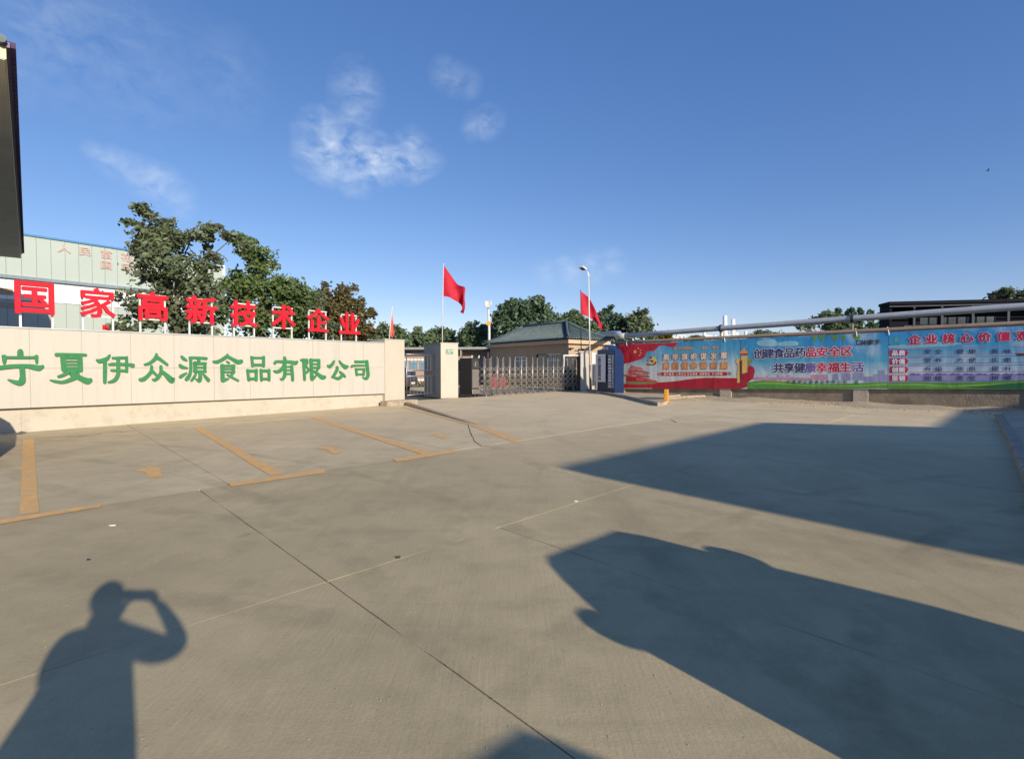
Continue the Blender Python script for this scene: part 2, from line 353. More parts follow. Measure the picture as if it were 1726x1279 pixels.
def paint_mat():
    m = mat('road_paint', (.78, .43, .115), .8, .14, 7)
    n = m.node_tree.nodes; l = m.node_tree.links; b = n['Principled BSDF']
    src = b.inputs['Base Color'].links[0].from_socket
    g = n.new('ShaderNodeNewGeometry'); t = n.new('ShaderNodeTexNoise'); t.inputs['Scale'].default_value = 9; t.inputs['Detail'].default_value = 9; t.inputs['Roughness'].default_value = .75
    l.new(g.outputs['Position'], t.inputs['Vector'])
    mr = n.new('ShaderNodeMapRange'); mr.inputs['From Min'].default_value = .45; mr.inputs['From Max'].default_value = .58; mr.inputs['To Max'].default_value = .8
    l.new(t.outputs['Fac'], mr.inputs['Value'])
    mi = n.new('ShaderNodeMix'); mi.data_type = 'RGBA'; l.new(mr.outputs[0], mi.inputs['Factor']); l.new(src, mi.inputs['A']); mi.inputs['B'].default_value = (.50, .41, .27, 1)
    l.new(mi.outputs['Result'], b.inputs['Base Color']); return m
M['paint'] = paint_mat()

# ------------------------------------------------------------------ glyphs from the built-in font
GL = {}
def load_glyphs(chars):
    obs = []
    for ch in dict.fromkeys(chars):
        c = bpy.data.curves.new('glyph', 'FONT'); c.body = ch; c.resolution_u = 2; c.extrude = 0; c.size = 1
        o = bpy.data.objects.new('glyph', c); C.objects.link(o); obs.append((ch, o))
    bpy.context.view_layer.update(); dg = bpy.context.evaluated_depsgraph_get()
    for ch, o in obs:
        me = bpy.data.meshes.new_from_object(o.evaluated_get(dg))
        vs = [(v.co.x, v.co.y) for v in me.vertices]; fs = [tuple(p.vertices) for p in me.polygons]
        # boundary edges
        cnt = {}
        for f in fs:
            for a, b in zip(f, f[1:] + f[:1]): cnt[(a, b)] = cnt.get((a, b), 0) + 1
        ed = [e for e in cnt if (e[1], e[0]) not in cnt]
        xs = [v[0] for v in vs]; ys = [v[1] for v in vs]
        GL[ch] = (vs, fs, ed, (min(xs), max(xs), min(ys), max(ys)))
        bpy.data.meshes.remove(me)
    for ch, o in obs:
        c = o.data; bpy.data.objects.remove(o); bpy.data.curves.remove(c)
TEXTS = "国家高新技术企业人民富裕国家深入学习贯彻落实党的二十大精神高举旗帜谋发展勇担使命谱新篇提升素质认清定位担当使命迎接挑战共创辉煌创建食品药品安全区共享健康幸福生活宁夏伊众源食品有限公司宣口米家子企业核心价值观品质价值创新坚韧安全健康美味营养方便实惠升级改良提升团结责任拼搏门禁系统"
load_glyphs(TEXTS)
def glyph(mb, ch, o, ux, uy, nrm, bold=0.0, ext=0.0, fit=None, k=8, eps=.0004, mi=0, mis=0):
    """character in the frame o + ux*x + uy*y (em units, or fitted into the unit square when fit), bold by shifted copies"""
    vs, fs, ed, (x0, x1, y0, y1) = GL[ch]
    shifts = [(0, 0)] + ([(bold * math.cos(a * 2 * math.pi / k), bold * math.sin(a * 2 * math.pi / k)) for a in range(k)] if bold else [])
    for i, (sx, sy) in enumerate(shifts):
        q = []
        for x, y in vs:
            x += sx; y += sy
            if fit: x = (x - x0 + bold) / (x1 - x0 + 2 * bold); y = (y - y0 + bold) / (y1 - y0 + 2 * bold)
            else: x -= .5; y -= .38
            q.append(o + ux * x + uy * y + nrm * (i * eps + ext))
        n = len(q)
        if ext:
            back = [p - nrm * (ext) for p in q]
            mb.add(q + back, fs, mi); b = len(mb.v) - 2 * n
            for a, c in ed:
                mb.f.append((b + c, b + a, b + n + a, b + n + c)); mb.m.append(mis)
        else: mb.add(q, fs, mi)

class Plane:                                    # a vertical plane through two ground points
    def __init__(s, a, b):
        s.a = Vector((a[0], a[1], 0)); s.u = Vector((b[0] - a[0], b[1] - a[1], 0)).normalized()
        s.n = Vector((s.u.y, -s.u.x, 0))
        if s.n.dot(EYE - s.a) < 0: s.n = -s.n
        s.z = Vector((0, 0, 1))
    def at(s, px, py, off=0):                   # point of the plane seen at a pixel
        r = ray(px, py); a = s.a + s.n * off
        t = (a - EYE).dot(s.n) / r.dot(s.n)
        return EYE + r * t
    def sz(s, px, py, off=0):
        p = s.at(px, py, off); return (p - s.a).dot(s.u), p.z
    def pt(s, t, z, off=0): return s.a + s.u * t + s.n * off + Vector((0, 0, z))
# ================================================================== GROUND
gm = MB(); gm.add([(-1300, -300, -.09), (1300, -300, -.09), (1300, 1500, -.09), (-1300, 1500, -.09)], [(0, 1, 2, 3)])
tag(gm.build('ground', M['earth']), kind='structure')
sb = MB(); sb.add([(-45, -14, -.045), (45, -14, -.045), (45, 75, -.045), (-45, 75, -.045)], [(0, 1, 2, 3)])
tag(sb.build('sub_base', M['dark_soil']), kind='structure')

yard = thing('concrete_yard', (0, 8, 0), None, None); tag(yard, kind='structure')
na = Vector((.741, .671)); nb = Vector((.733, -.680))
def ab(a, b):
    det = na.x * nb.y - na.y * nb.x
    return Vector(((a * nb.y - na.y * b) / det, (na.x * b - nb.x * a) / det))
def slab(a0, a1, b0, b1, m):
    g = .008; h = .0062; c = [ab(a0 + g, b0 + h), ab(a1 - g, b0 + h), ab(a1 - g, b1 - h), ab(a0 + g, b1 - h)]
    near = min(p.length for p in c) < 16
    k = 11 if near else 2
    pts = []
    for i in range(4):
        p, q = c[i], c[(i + 1) % 4]; nn = Vector((q.y - p.y, p.x - q.x)).normalized()
        for j in range(k):
            t = j / k + (random.uniform(-.3, .3) / k if j else 0)
            pts.append(p.lerp(q, t) - nn * (random.uniform(0, .005) if near and random.random() < .8 else random.uniform(0, .016) if near else 0))
    mb = MB(); dz = random.uniform(-.002, .002)
    area = sum(pts[i].x * pts[(i + 1) % len(pts)].y - pts[(i + 1) % len(pts)].x * pts[i].y for i in range(len(pts)))
    if area < 0: pts = pts[::-1]
    mb.prism(pts, -.04, dz)
    return mb.build('slab', m, yard)
BL = [-32, -28, -24, -20, -15.8, -7.64, -3.68, .3, 4.3, 8.3, 12.3, 16.3, 20.3]
for i in range(len(BL) - 1):
    b0, b1 = BL[i], BL[i + 1]
    if b1 <= -7.6: AL = [-7, -2.6, 2.0, 5.95, 10.2, 14.4, 18.6, 22.8, 27, 31, 35.5, 40]
    elif b1 <= -3.6: AL = [-7, -2.6, 1.63, 5.93, 10.2, 14.4, 18.6, 22.8, 27, 31]
    else: AL = [-7, -2.6, 1.63, 3.44, 5.93, 9.3, 12.6, 16.2, 20.0, 24, 28]
    for j in range(len(AL) - 1):
        c = ab((AL[j] + AL[j + 1]) / 2, (b0 + b1) / 2)
        s1 = c.x * .794 - c.y * .608 + 17.2          # >0 in front of the sign wall
        if s1 < -2.2 and AL[j] < 15.5: continue
        if c.x + c.y > 38.5 and b1 > -20: continue
        if abs(c.x) > c.y * 1.25 + 7 or c.y < -4: continue
        slab(AL[j], AL[j + 1], b0, b1, M['concrete_lot'] if b1 <= -7.6 else M[random.choice(['concrete', 'concrete', 'concrete_b', 'concrete_c'])])
def flat(name, pts, z, m, parent=yard):
    P_ = [G(x, y) for x, y in pts]; mb = MB(); mb.add([(p.x, p.y, z) for p in P_], [tuple(range(len(P_)))])
    a = sum(P_[i].x * P_[(i + 1) % len(P_)].y - P_[(i + 1) % len(P_)].x * P_[i].y for i in range(len(P_)))
    if a < 0: mb.f = [f[::-1] for f in mb.f]
    return mb.build(name, m, parent)
def ragged(quad, n=34, amt=.007):              # worn edge for a painted line, given by pixels
    a, b, c, d = [G(*q_) for q_ in quad]; out = []
    for p_, q_ in ((a, b), (b, c), (c, d), (d, a)):
        dd = (q_ - p_); nn = Vector((dd.y, -dd.x, 0)).normalized(); k = n if dd.length > 1 else 2
        for i in range(k): out.append(p_.lerp(q_, i / k) + nn * (random.uniform(-amt, amt) if i else 0))
    return out
def line(quad, z):
    pts = ragged(quad); mb = MB(); mb.add([(p.x, p.y, z) for p in pts], [tuple(range(len(pts)))])
    a = sum(pts[i].x * pts[(i + 1) % len(pts)].y - pts[(i + 1) % len(pts)].x * pts[i].y for i in range(len(pts)))
    if a < 0: mb.f = [f[::-1] for f in mb.f]
    return mb.build('parking_line', M['paint'], yard)
line([(38, 740), (57, 739), (66, 864), (34, 868)], .005)
line([(-160, 903), (168, 850), (170, 855), (-160, 912)], .009)
line([(326, 721), (339, 720), (477, 798), (455, 802)], .005)
line([(384, 815), (545, 791), (549, 797), (390, 821)], .009)
line([(523, 704), (534, 703), (735, 765), (714, 767)], .005)
line([(662, 774), (765, 758), (769, 763), (668, 779)], .009)
line([(786, 714), (796, 713), (882, 741), (864, 745)], .005)
for pts in ([(224, 794.5), (252, 786), (277, 790), (270, 791.5), (274, 803), (252, 805.5), (244, 795)],
            [(533, 756.6), (538, 753), (559, 753), (562, 757), (576, 763), (562, 766), (548, 757.5)],
            [(722, 733.7), (728, 731.3), (738, 730.5), (742, 732.5), (760, 738), (748, 741), (735, 734.5)]):
    flat('painted_arrow', pts, .005, M['paint'])
# crack along the strip below the sign wall
cr_ = MB(); pts = [G(x, y) for x, y in [(40, 741), (90, 737), (150, 734), (178, 729), (215, 727), (262, 723), (320, 719)]]
pts = [p.lerp(q, t) + Vector((random.uniform(-.03, .03), random.uniform(-.05, .05), 0)) for p, q in zip(pts, pts[1:]) for t in (0, .2, .4, .6, .8)]
v = []
for p in pts: wd = random.uniform(.008, .035); v += [(p.x, p.y - wd, .006), (p.x, p.y + wd, .006)]
cr_.add(v, [(2 * i, 2 * i + 2, 2 * i + 3, 2 * i + 1) for i in range(len(pts) - 1)])
cr_.build('crack', M['dark_soil'], yard)
def crack(px, w0=.004, w1=.010):
    pts = [G(x, y) for x, y in px]
    pts = [p.lerp(q, t) + Vector((random.uniform(-.015, .015), random.uniform(-.02, .02), 0)) for p, q in zip(pts, pts[1:]) for t in (0, .17, .33, .5, .67, .83)] + [pts[-1]]
    v = []
    for i, p in enumerate(pts):
        d_ = (pts[min(i + 1, len(pts) - 1)] - pts[max(i - 1, 0)]).normalized(); q_ = Vector((-d_.y, d_.x, 0)) * random.uniform(w0, w1)
        v += [(p.x - q_.x, p.y - q_.y, .004), (p.x + q_.x, p.y + q_.y, .004)]
    mb = MB(); mb.add(v, [(2 * i, 2 * i + 2, 2 * i + 3, 2 * i + 1) for i in range(len(pts) - 1)])
    mb.f = [f if True else f for f in mb.f]
    mb.build('crack', M['dark_soil'], yard)
crack([(788, 713), (792, 728), (801, 745), (812, 752), (826, 751)], .006, .014)
crack([(1115, 706), (1132, 708), (1140, 712)], .01, .02)
crack([(1205, 689), (1260, 692), (1360, 693), (1500, 699)], .008, .02)

# raised ramp edge between the parking bays and the gate
re_ = MB(); a = G(683, 683); b = G(800, 716); k = (b - a); perp = Vector((k.y, -k.x, 0)).normalized()
if perp.x < 0: perp = -perp
vv = []
for p, h in ((a, .13), (b, .004)):
    vv += [(p.x, p.y, -.03), (p.x + perp.x * .14, p.y + perp.y * .14, -.03), (p.x + perp.x * .14, p.y + perp.y * .14, h), (p.x, p.y, h)]
re_.add(vv, [(0, 1, 2, 3), (4, 7, 6, 5), (3, 2, 6, 7), (0, 3, 7, 4), (1, 5, 6, 2)])
re_.build('ramp_kerb', M['kerb'], yard)
pe = MB(); a2 = G(676, 686); b2 = G(800, 719)
pe.add([(a2.x, a2.y, .008), (a2.x + .16, a2.y - .02, .008), (b2.x + .16, b2.y, .008), (b2.x, b2.y, .008)], [(0, 1, 2, 3)])
pe.build('parking_line', M['paint'], yard)
# small litter and grit on the concrete
def litter(name, px, py, s, m, label, h=.01):
    p = G(px, py); mb = MB(); pts = []
    for i in range(7):
        a = i * 6.283 / 7; r = s * random.uniform(.5, 1); pts.append((p.x + r * math.cos(a) * 1.4, p.y + r * math.sin(a) * .6))
    mb.prism(pts, .003, h); o = mb.build(name, m); tag(o, label, name.replace('_', ' '))
litter('paper_scrap', 190, 886, .03, M['white_paint'], 'small white paper scrap on the concrete in front of the leftmost orange line')
litter('paper_scrap', 970, 845, .025, M['print_white'], 'tiny pale scrap lying near the tip of the big roof shadow')
litter('clod', 671, 941, .022, M['dark_soil'], 'dark clod of soil stuck on the pale concrete joint', .02)
litter('clod', 149, 944, .016, M['navy'], 'tiny dark blue speck above the shadow of the photographer', .012)
gr = MB()
for i in range(900):
    y = 2.2 + 24 * random.random() ** 1.6; x = random.uniform(-.95, .95) * y; s = random.uniform(.0015, .0045) * (1 + y * .06)
    a = random.random() * 3; u = Vector((math.cos(a), math.sin(a), 0)) * s; v_ = Vector((-u.y, u.x, 0)) * random.uniform(.5, 1)
    c = Vector((x, y, .003)); gr.add([c - u, c - v_, c + u, c + v_, c + Vector((0, 0, s * .9))], [(0, 1, 4), (1, 2, 4), (2, 3, 4), (3, 0, 4)])
tag(gr.build('grit', M['stone_a']), 'loose grit and tiny stones scattered over the concrete', 'grit', kind='stuff')

# ================================================================== SIGN WALL (left)
W1 = Plane(G(0, 731), G(650, 683)); OV = .16
def s_of(px, off=OV, plane=W1, py=640): return plane.sz(px, py, off)[0]
S0 = s_of(0) - 7; S1 = s_of(648.5)
ZT = 2.51; ZM = 1.53
def zl(s): t = (s - s_of(0)) / (S1 - s_of(0)); return .595 + (.485 - .595) * t
wall = thing('sign_wall', W1.pt(s_of(300), 0), 'long cream panelled entrance wall carrying the green company name', 'wall')
def slabbox(mb, pl, s0, s1, z0, z1, o0, o1, mi=0, z0b=None, z1b=None):
    z0b = z0 if z0b is None else z0b; z1b = z1 if z1b is None else z1b
    v = [pl.pt(s0, z0, o0), pl.pt(s1, z0b, o0), pl.pt(s1, z0b, o1), pl.pt(s0, z0, o1), pl.pt(s0, z1, o0), pl.pt(s1, z1b, o0), pl.pt(s1, z1b, o1), pl.pt(s0, z1, o1)]
    return mb.add(v, [(0, 3, 2, 1), (4, 5, 6, 7), (0, 1, 5, 4), (1, 2, 6, 5), (2, 3, 7, 6), (3, 0, 4, 7)], mi)
mb = MB(); slabbox(mb, W1, S0, S1, zl(S0) + .01, ZT - .035, -.22, OV - .014, 0, zl(S1) + .01); mb.build('wall_core', M['joint'], wall)
mb = MB(); slabbox(mb, W1, S0, s_of(646, 0), -.02, zl(S0) + .03, -.2, 0, 0, None, zl(S1) + .03); mb.build('plinth', M['plinth'], wall)
for px in (34, 582):
    s = s_of(px, 0); mb = MB(); slabbox(mb, W1, s - .006, s + .006, .01, .56 - .09 * (px > 300), .001, .003); mb.build('plinth_joint', M['joint'], wall)
jo = [-300, -205, -118, -32, 51, 139, 221, 294, 361, 422, 478, 528, 572, 613]
ss = [S0] + [s_of(x) for x in jo[1:]] + [S1]
for i in range(len(ss) - 1):
    g = .004
    for (z0, z0b, z1) in ((zl(ss[i]), zl(ss[i + 1]), ZM - g), (ZM + g, ZM + g, ZT - .03)):
        mb = MB(); dd = random.uniform(-.0015, .0015)
        slabbox(mb, W1, ss[i] + g, ss[i + 1] - g, z0, z1, OV - .013, OV + dd, 0, z0b)
        mb.build('panel', M[random.choice(['cream', 'cream', 'cream2'])], wall)
mb = MB(); slabbox(mb, W1, S0, S1 - .03, ZT - .03, ZT + .005, -.24, OV + .025); mb.build('coping', M['cap'], wall)

# green characters traced stroke by stroke on the panels
def strokes_mesh(crop, strokes, plane, off, depth=.045):
    ox, oy, sc_ = crop; mb = MB(); k_ = 0
    for st in strokes:
        pts = [Vector((ox + x / sc_, oy + y / sc_)) for x, y, w_ in st]; ws_ = [w_ / sc_ for x, y, w_ in st]
        # smooth resample
        q = []; qw = []
        n_ = len(pts)
        for i in range(n_ - 1):
            a = pts[max(i - 1, 0)]; b = pts[i]; c = pts[i + 1]; d = pts[min(i + 2, n_ - 1)]
            for t in (0, .25, .5, .75):
                p = .5 * ((2 * b) + (c - a) * t + (2 * a - 5 * b + 4 * c - d) * t * t + (3 * b - a - 3 * c + d) * t ** 3)
                q.append(p); qw.append(ws_[i] + (ws_[i + 1] - ws_[i]) * t)
        q.append(pts[-1]); qw.append(ws_[-1])
        Lh = []; Rh = []
        for i, p in enumerate(q):
            d = (q[min(i + 1, len(q) - 1)] - q[max(i - 1, 0)]).normalized(); nn = Vector((-d.y, d.x)) * qw[i] / 2
            Lh.append(p + nn); Rh.append(p - nn)
        def cap_(p, d, r):
            a0 = math.atan2(d.y, d.x)
            return [p + Vector((math.cos(a0 + a), math.sin(a0 + a))) * r for a in (math.pi / 2 - .5, math.pi / 4, 0, -math.pi / 4, -math.pi / 2 + .5)]
        d1 = (q[-1] - q[-2]).normalized(); d0 = (q[0] - q[1]).normalized()
        loop = Lh + cap_(q[-1], d1, qw[-1] / 2) + Rh[::-1] + cap_(q[0], d0, qw[0] / 2)
        k_ += 1; o_ = off + depth + k_ * .0006
        f_ = [plane.at(p.x, p.y, off + depth) + plane.n * (k_ * .0006) for p in loop]; b_ = [p - plane.n * (depth + k_ * .0006) for p in f_]
        # front as strips (robust for bent strokes)
        m_ = len(q); base = len(mb.v); nL = len(loop)
        mb.v += [tuple(x) for x in f_ + b_]
        for i in range(m_ - 1):
            mb.f.append((i + base, i + 1 + base, m_ + 5 + (m_ - 1 - (i + 1)) + base, m_ + 5 + (m_ - 1 - i) + base)); mb.m.append(0)
        mb.f.append(tuple(base + x for x in [m_ - 1] + list(range(m_, m_ + 5)) + [m_ + 5])); mb.m.append(0)
        mb.f.append(tuple(base + x for x in [2 * m_ + 4] + list(range(2 * m_ + 5, 2 * m_ + 10)) + [0])); mb.m.append(0)
        for i in range(nL):
            j = (i + 1) % nL; mb.f.append((base + i, base + j, base + nL + j, base + nL + i)); mb.m.append(1)
    return mb
cA = (0, 580, 10.46); cB = (150, 580, 11.507); cC = (290, 580, 12.33); cD = (410, 585, 15.69); cE = (500, 590, 12.33)
CH = [
 (cA, [[(360,130,95),(360,200,105)], [(60,215,60),(130,232,48),(590,232,48),(645,215,62)], [(78,225,85),(76,300,66),(74,335,36)], [(642,225,64),(648,290,50),(650,335,30)],
       [(-40,420,70),(100,400,75),(300,385,70),(480,385,70),(600,405,95),(690,420,95),(755,388,50)], [(390,400,95),(400,550,90),(392,640,115),(345,682,95),(250,665,70),(150,628,30)]]),
 (cA, [[(1000,185,66),(1100,180,54),(1400,185,50),(1515,190,46)], [(1262,200,60),(1262,240,60)], [(1112,230,92),(1130,450,84)], [(1412,230,84),(1422,450,84)], [(1115,237,50),(1415,237,50)], [(1115,303,34),(1415,303,34)], [(1115,358,34),(1415,358,34)], [(1115,427,62),(1425,427,62)],
       [(1240,430,60),(1180,505,62),(1100,550,54),(1035,570,44)], [(1250,470,80),(1330,482,60),(1375,500,56),(1335,575,84),(1220,635,64),(1100,668,54),(980,655,50),(890,635,24)], [(1250,535,50),(1340,560,90),(1440,610,92),(1540,650,112),(1595,632,74)]]),
 (cB, [[(405,215,38),(360,275,70),(280,310,80),(200,328,80),(160,308,44)], [(315,320,70),(315,550,74),(310,740,60)], [(470,268,46),(600,264,50),(735,262,50)], [(400,395,46),(500,385,60),(760,395,60),(855,413,78)], [(440,507,44),(600,510,50),(735,520,54)], [(735,255,50),(738,530,50)],
       [(570,270,66),(575,500,70),(565,600,70),(510,690,70),(430,728,50),(385,737,38)]]),
 (cB, [[(1315,192,40),(1305,260,74),(1230,335,60),(1150,380,54),(1088,395,42)], [(1310,245,70),(1420,320,56),(1522,398,48)], [(1220,425,44),(1215,520,62),(1150,610,66),(1060,680,78),(1000,688,66)], [(1240,530,58),(1325,612,44)],
       [(1400,430,50),(1402,540,60),(1350,640,66),(1280,695,54),(1242,685,36)], [(1410,530,70),(1480,580,74),(1560,660,108),(1610,700,118),(1648,672,50)]]),
 (cC, [[(205,258,46),(245,300,72),(310,338,34)], [(170,432,50),(205,470,80),(325,496,30)], [(180,680,62),(230,645,64),(308,597,26)], [(382,285,62),(480,280,50),(715,296,58)], [(392,290,58),(398,500,56),(380,620,62),(335,700,82),(300,735,60)], [(562,310,58),(562,380,60)],
       [(488,390,78),(492,570,72)], [(690,392,48),(690,570,50)], [(470,400,56),(700,400,56)], [(470,482,38),(700,482,38)], [(470,564,52),(700,564,52)], [(588,570,66),(592,700,72),(568,755,84),(505,728,30)], [(500,622,38),(455,700,50),(408,758,38)], [(656,622,28),(710,690,60),(758,748,72)]]),
 (cC, [[(1160,208,26),(1140,258,70),(1030,330,68),(940,368,70),(872,364,50)], [(1150,252,60),(1260,310,64),(1370,370,92),(1440,358,84)], [(1148,362,36),(1185,388,44)], [(1050,445,80),(1055,600,74),(1060,740,84)], [(1285,445,58),(1280,590,58)], [(1040,447,46),(1300,447,46)], [(1040,512,36),(1300,512,36)], [(1040,577,42),(1300,577,42)],
       [(1062,748,88),(1140,728,54),(1185,712,26)], [(1280,590,50),(1235,655,46)], [(1160,640,40),(1250,690,45),(1378,756,42)]]),
 (cD, [[(235,262,62),(256,500,64)], [(547,262,66),(545,498,70)], [(235,282,56),(545,282,56)], [(256,468,72),(545,468,72)], [(122,605,62),(152,872,66)], [(355,605,66),(350,872,72)], [(122,628,74),(355,628,74)], [(145,835,72),(350,835,72)], [(477,605,66),(492,872,66)], [(690,605,66),(690,872,66)], [(477,625,74),(690,625,74)], [(492,838,66),(690,838,66)]]),
 (cD, [[(842,430,66),(890,382,68),(1100,385,76),(1280,395,86),(1385,420,108),(1430,385,60)], [(1100,275,62),(1112,380,92),(1080,520,92),(980,622,90),(885,650,84),(828,630,50)], [(1112,500,72),(1110,720,82),(1085,800,82),(1035,855,62),(992,840,38)], [(1288,500,70),(1310,750,74),(1315,875,64)], [(1100,515,44),(1300,515,44)], [(1110,607,40),(1300,607,40)], [(1110,702,48),(1310,702,48)]]),
 (cE, [[(152,200,58),(162,400,54),(172,615,50)], [(108,208,54),(215,202,52)], [(215,202,52),(226,270,44),(190,322,38)], [(190,322,38),(245,390,40),(242,440,44),(185,482,38)], [(303,200,62),(316,400,62),(322,560,72),(322,608,58)], [(300,208,52),(470,208,52)], [(310,288,36),(470,288,36)], [(310,362,46),(470,362,46)], [(468,208,54),(470,370,50)],
       [(335,608,56),(375,570,44),(402,535,34)], [(448,390,40),(425,435,36)], [(370,440,48),(450,500,60),(530,562,90),(578,562,78)]]),
 (cE, [[(785,225,32),(755,285,58),(695,345,66),(658,322,42)], [(895,225,32),(940,290,50),(1015,350,92),(1058,342,58)], [(847,352,46),(845,410,58),(795,505,56),(752,560,46)], [(765,560,36),(860,590,62),(925,562,60),(945,525,50)], [(905,450,38),(970,508,56),(1008,552,42)]]),
 (cE, [[(1232,240,54),(1350,242,52),(1470,236,50)], [(1465,232,58),(1480,400,60),(1490,520,60),(1455,592,60),(1380,566,24)], [(1152,348,38),(1185,322,44),(1430,318,34)], [(1240,392,42),(1256,518,44)], [(1408,392,42),(1398,518,44)], [(1235,394,40),(1410,394,40)], [(1252,503,40),(1402,503,40)]]),
]
for crop, st in CH:
    strokes_mesh(crop, st, W1, OV).build('character', [M['green'], M['green_side']], wall)

# red characters on white frames standing on the wall
RC = [('国', 25, 92, 475, 530, 34, 88), ('家', 135, 195, 486, 536, 139, 190), ('高', 231, 284, 492, 541, 236, 278), ('新', 313, 366, 499, 546, 319, 357),
      ('技', 388, 434, 507, 551, 394, 428), ('术', 457, 498, 514, 555, 460, 491.5), ('企', 517, 555, 520, 559, 520.5, 549), ('业', 571, 607, 527, 563, 575, 600)]
WHO = ['guo, the leftmost, a square box shape in front of the teal building', 'jia, second from the left, above the character xia', 'gao, third from the left, in front of the walnut tree', 'xin, fourth from the left, in front of the trees',
       'ji, fourth from the right, with a hand radical', 'shu, third from the right, with a tree radical', 'qi, second from the right, under a roof stroke', 'ye, the rightmost, with slanted strokes over a base line']
for (ch, x0, x1, y0, y1, l0, l1), who in zip(RC, WHO):
    o_ = -.02; a = W1.at(x0, y1, o_); b = W1.at(x1, y1, o_); c = W1.at((x0 + x1) / 2, y0, o_)
    zb = (a.z + b.z) / 2; hgt = c.z - zb; sa = (a - W1.a).dot(W1.u); sb_ = (b - W1.a).dot(W1.u)
    sl = W1.sz(l0, y1, o_ - .09)[0]; sr = W1.sz(l1, y1, o_ - .09)[0]
    t = thing('sign_character', W1.pt((sa + sb_) / 2, ZT, o_), 'red raised character ' + who, 'sign character', 'red characters on frames along the top of the sign wall')
    mb = MB(); glyph(mb, ch, W1.pt(sa, zb, o_ - .03), W1.u * (sb_ - sa), Vector((0, 0, hgt)), W1.n, bold=.024, ext=.06, fit=True, k=8); mb.build('character', M['red_sign'], t)
    for s in (sl, sr):
        mb = MB(); slabbox(mb, W1, s - .022, s + .022, ZT + .004, zb + hgt * .86, o_ - .115, o_ - .071); mb.build('leg', M['frame_white'], t)
    for z in (zb + .02, zb + hgt * .86):
        mb = MB(); slabbox(mb, W1, sl - .022, sr + .022, z, z + .04, o_ - .069, o_ - .035); mb.build('crossbar', M['frame_white'], t)

# pillar closing the wall, with kerb block
pw = .02; s2 = S1 + 1.02
t = thing('gate_pillar', W1.pt((S1 + s2) / 2, 0), 'smooth cream pillar at the right end of the long sign wall', 'pillar', 'pillars of the gateway')
mb = MB(); slabbox(mb, W1, S1 + .004, s2, 0, 2.62, -.75, OV + .01); mb.build('shaft', M['stone_pillar'], t)
mb = MB(); slabbox(mb, W1, S1 - .01, s2 + .02, 2.622, 2.66, -.77, OV + .03); mb.build('cap', M['cream'], t)
t = thing('kerb_block', W1.pt(S1 + .5, 0, .5), 'low brown concrete kerb block at the foot of the first pillar', 'kerb')
kb = MB(); pq = [G(648, 686.5), G(683, 686.5), G(690, 680), G(652, 678)]
slabbox(kb, W1, S1 - .25, s2 + .35, -.02, .20, OV + .02, OV + .42); kb.build('kerb_stone', M['kerb'], t, bevel=.015)

# second pillar
A = Vector((-3.46, 26.1, 0)); u = Vector((.85, .527, 0)); v_ = Vector((-.527, .85, 0))
t = thing('gate_pillar', A + u * .45, 'free standing cream pillar with a red flag and a small green plate', 'pillar', 'pillars of the gateway')
mb = MB(); mb.box(A, u * .93, v_ * 2.1, (0, 0, 2.68)); mb.build('shaft', M['stone_pillar'], t)
mb = MB(); mb.box(A - u * .03 - v_ * .03 + Vector((0, 0, 2.682)), u * .99, v_ * 2.16, (0, 0, .035)); mb.build('cap', M['cream2'], t)
PL2 = Plane(A, A + u)
def rect(mb, pl, x0, y0, x1, y1, off, th=.01, mi=0):
    a = pl.at(x0, y1, off); b = pl.at(x1, y1, off); c = pl.at(x0, y0, off); sa = (a - pl.a).dot(pl.u); sb_ = (b - pl.a).dot(pl.u)
    slabbox(mb, pl, sa, sb_, a.z, c.z, off - th, off, mi); return sa, sb_, a.z, c.z
M['plate_green'] = mat('plate_green', (.06, .22, .12), .5, .1, 5)
mb = MB(); r_ = rect(mb, PL2, 752, 588.8, 764, 596.3, .02, .018); pt_ = mb.build('name_plate', M['plate_green'], t)
mb = MB()
for i, ch in enumerate('门禁系统'):
    glyph(mb, ch, PL2.pt(r_[0] + (r_[1] - r_[0]) * (.14 + .24 * i), r_[2] + (r_[3] - r_[2]) * .66, .022), PL2.u * .08, Vector((0, 0, .085)), PL2.n, .03, k=4)
slabbox(mb, PL2, r_[0] + .03, r_[1] - .10, r_[2] + .04, r_[2] + .06, .0215, .0225)
mb.build('lettering', M['print_white'], t)
# ================================================================== SWING GATE between the pillars
ga = P(685.5, 664, 24.9); gb_ = P(737, 662, 27.0); ga.z = gb_.z = 0
SG = Plane(ga, gb_)
t = thing('swing_gate', (ga + gb_) / 2, 'steel barred side gate hung between the two cream pillars', 'gate')
gl = (gb_ - ga).length; zb_, zt_ = .22, 2.12
mb = MB()
for z in (zb_, 1.10, 1.36, zt_): mb.tube(SG.pt(0, z), SG.pt(gl, z), .022)
for s in (0, gl): mb.tube(SG.pt(s, zb_), SG.pt(s, zt_), .026)
mb.tube(SG.pt(gl - .16, zb_), SG.pt(gl, zb_ + .16), .02)
mb.build('gate_frame', M['steel'], t, smooth=True)
mb = MB(); slabbox(mb, SG, .35, .62, 1.14, 1.32, -.03, .035); mb.build('lock', M['dark_metal'], t)
nb_ = 9
for i in range(1, nb_):
    s = gl * i / nb_
    for z0, z1 in ((zb_, 1.10), (1.36, zt_)):
        mb = MB(); mb.tube(SG.pt(s, z0), SG.pt(s, z1), .012, n=6); mb.build('bar', M['steel'], t)

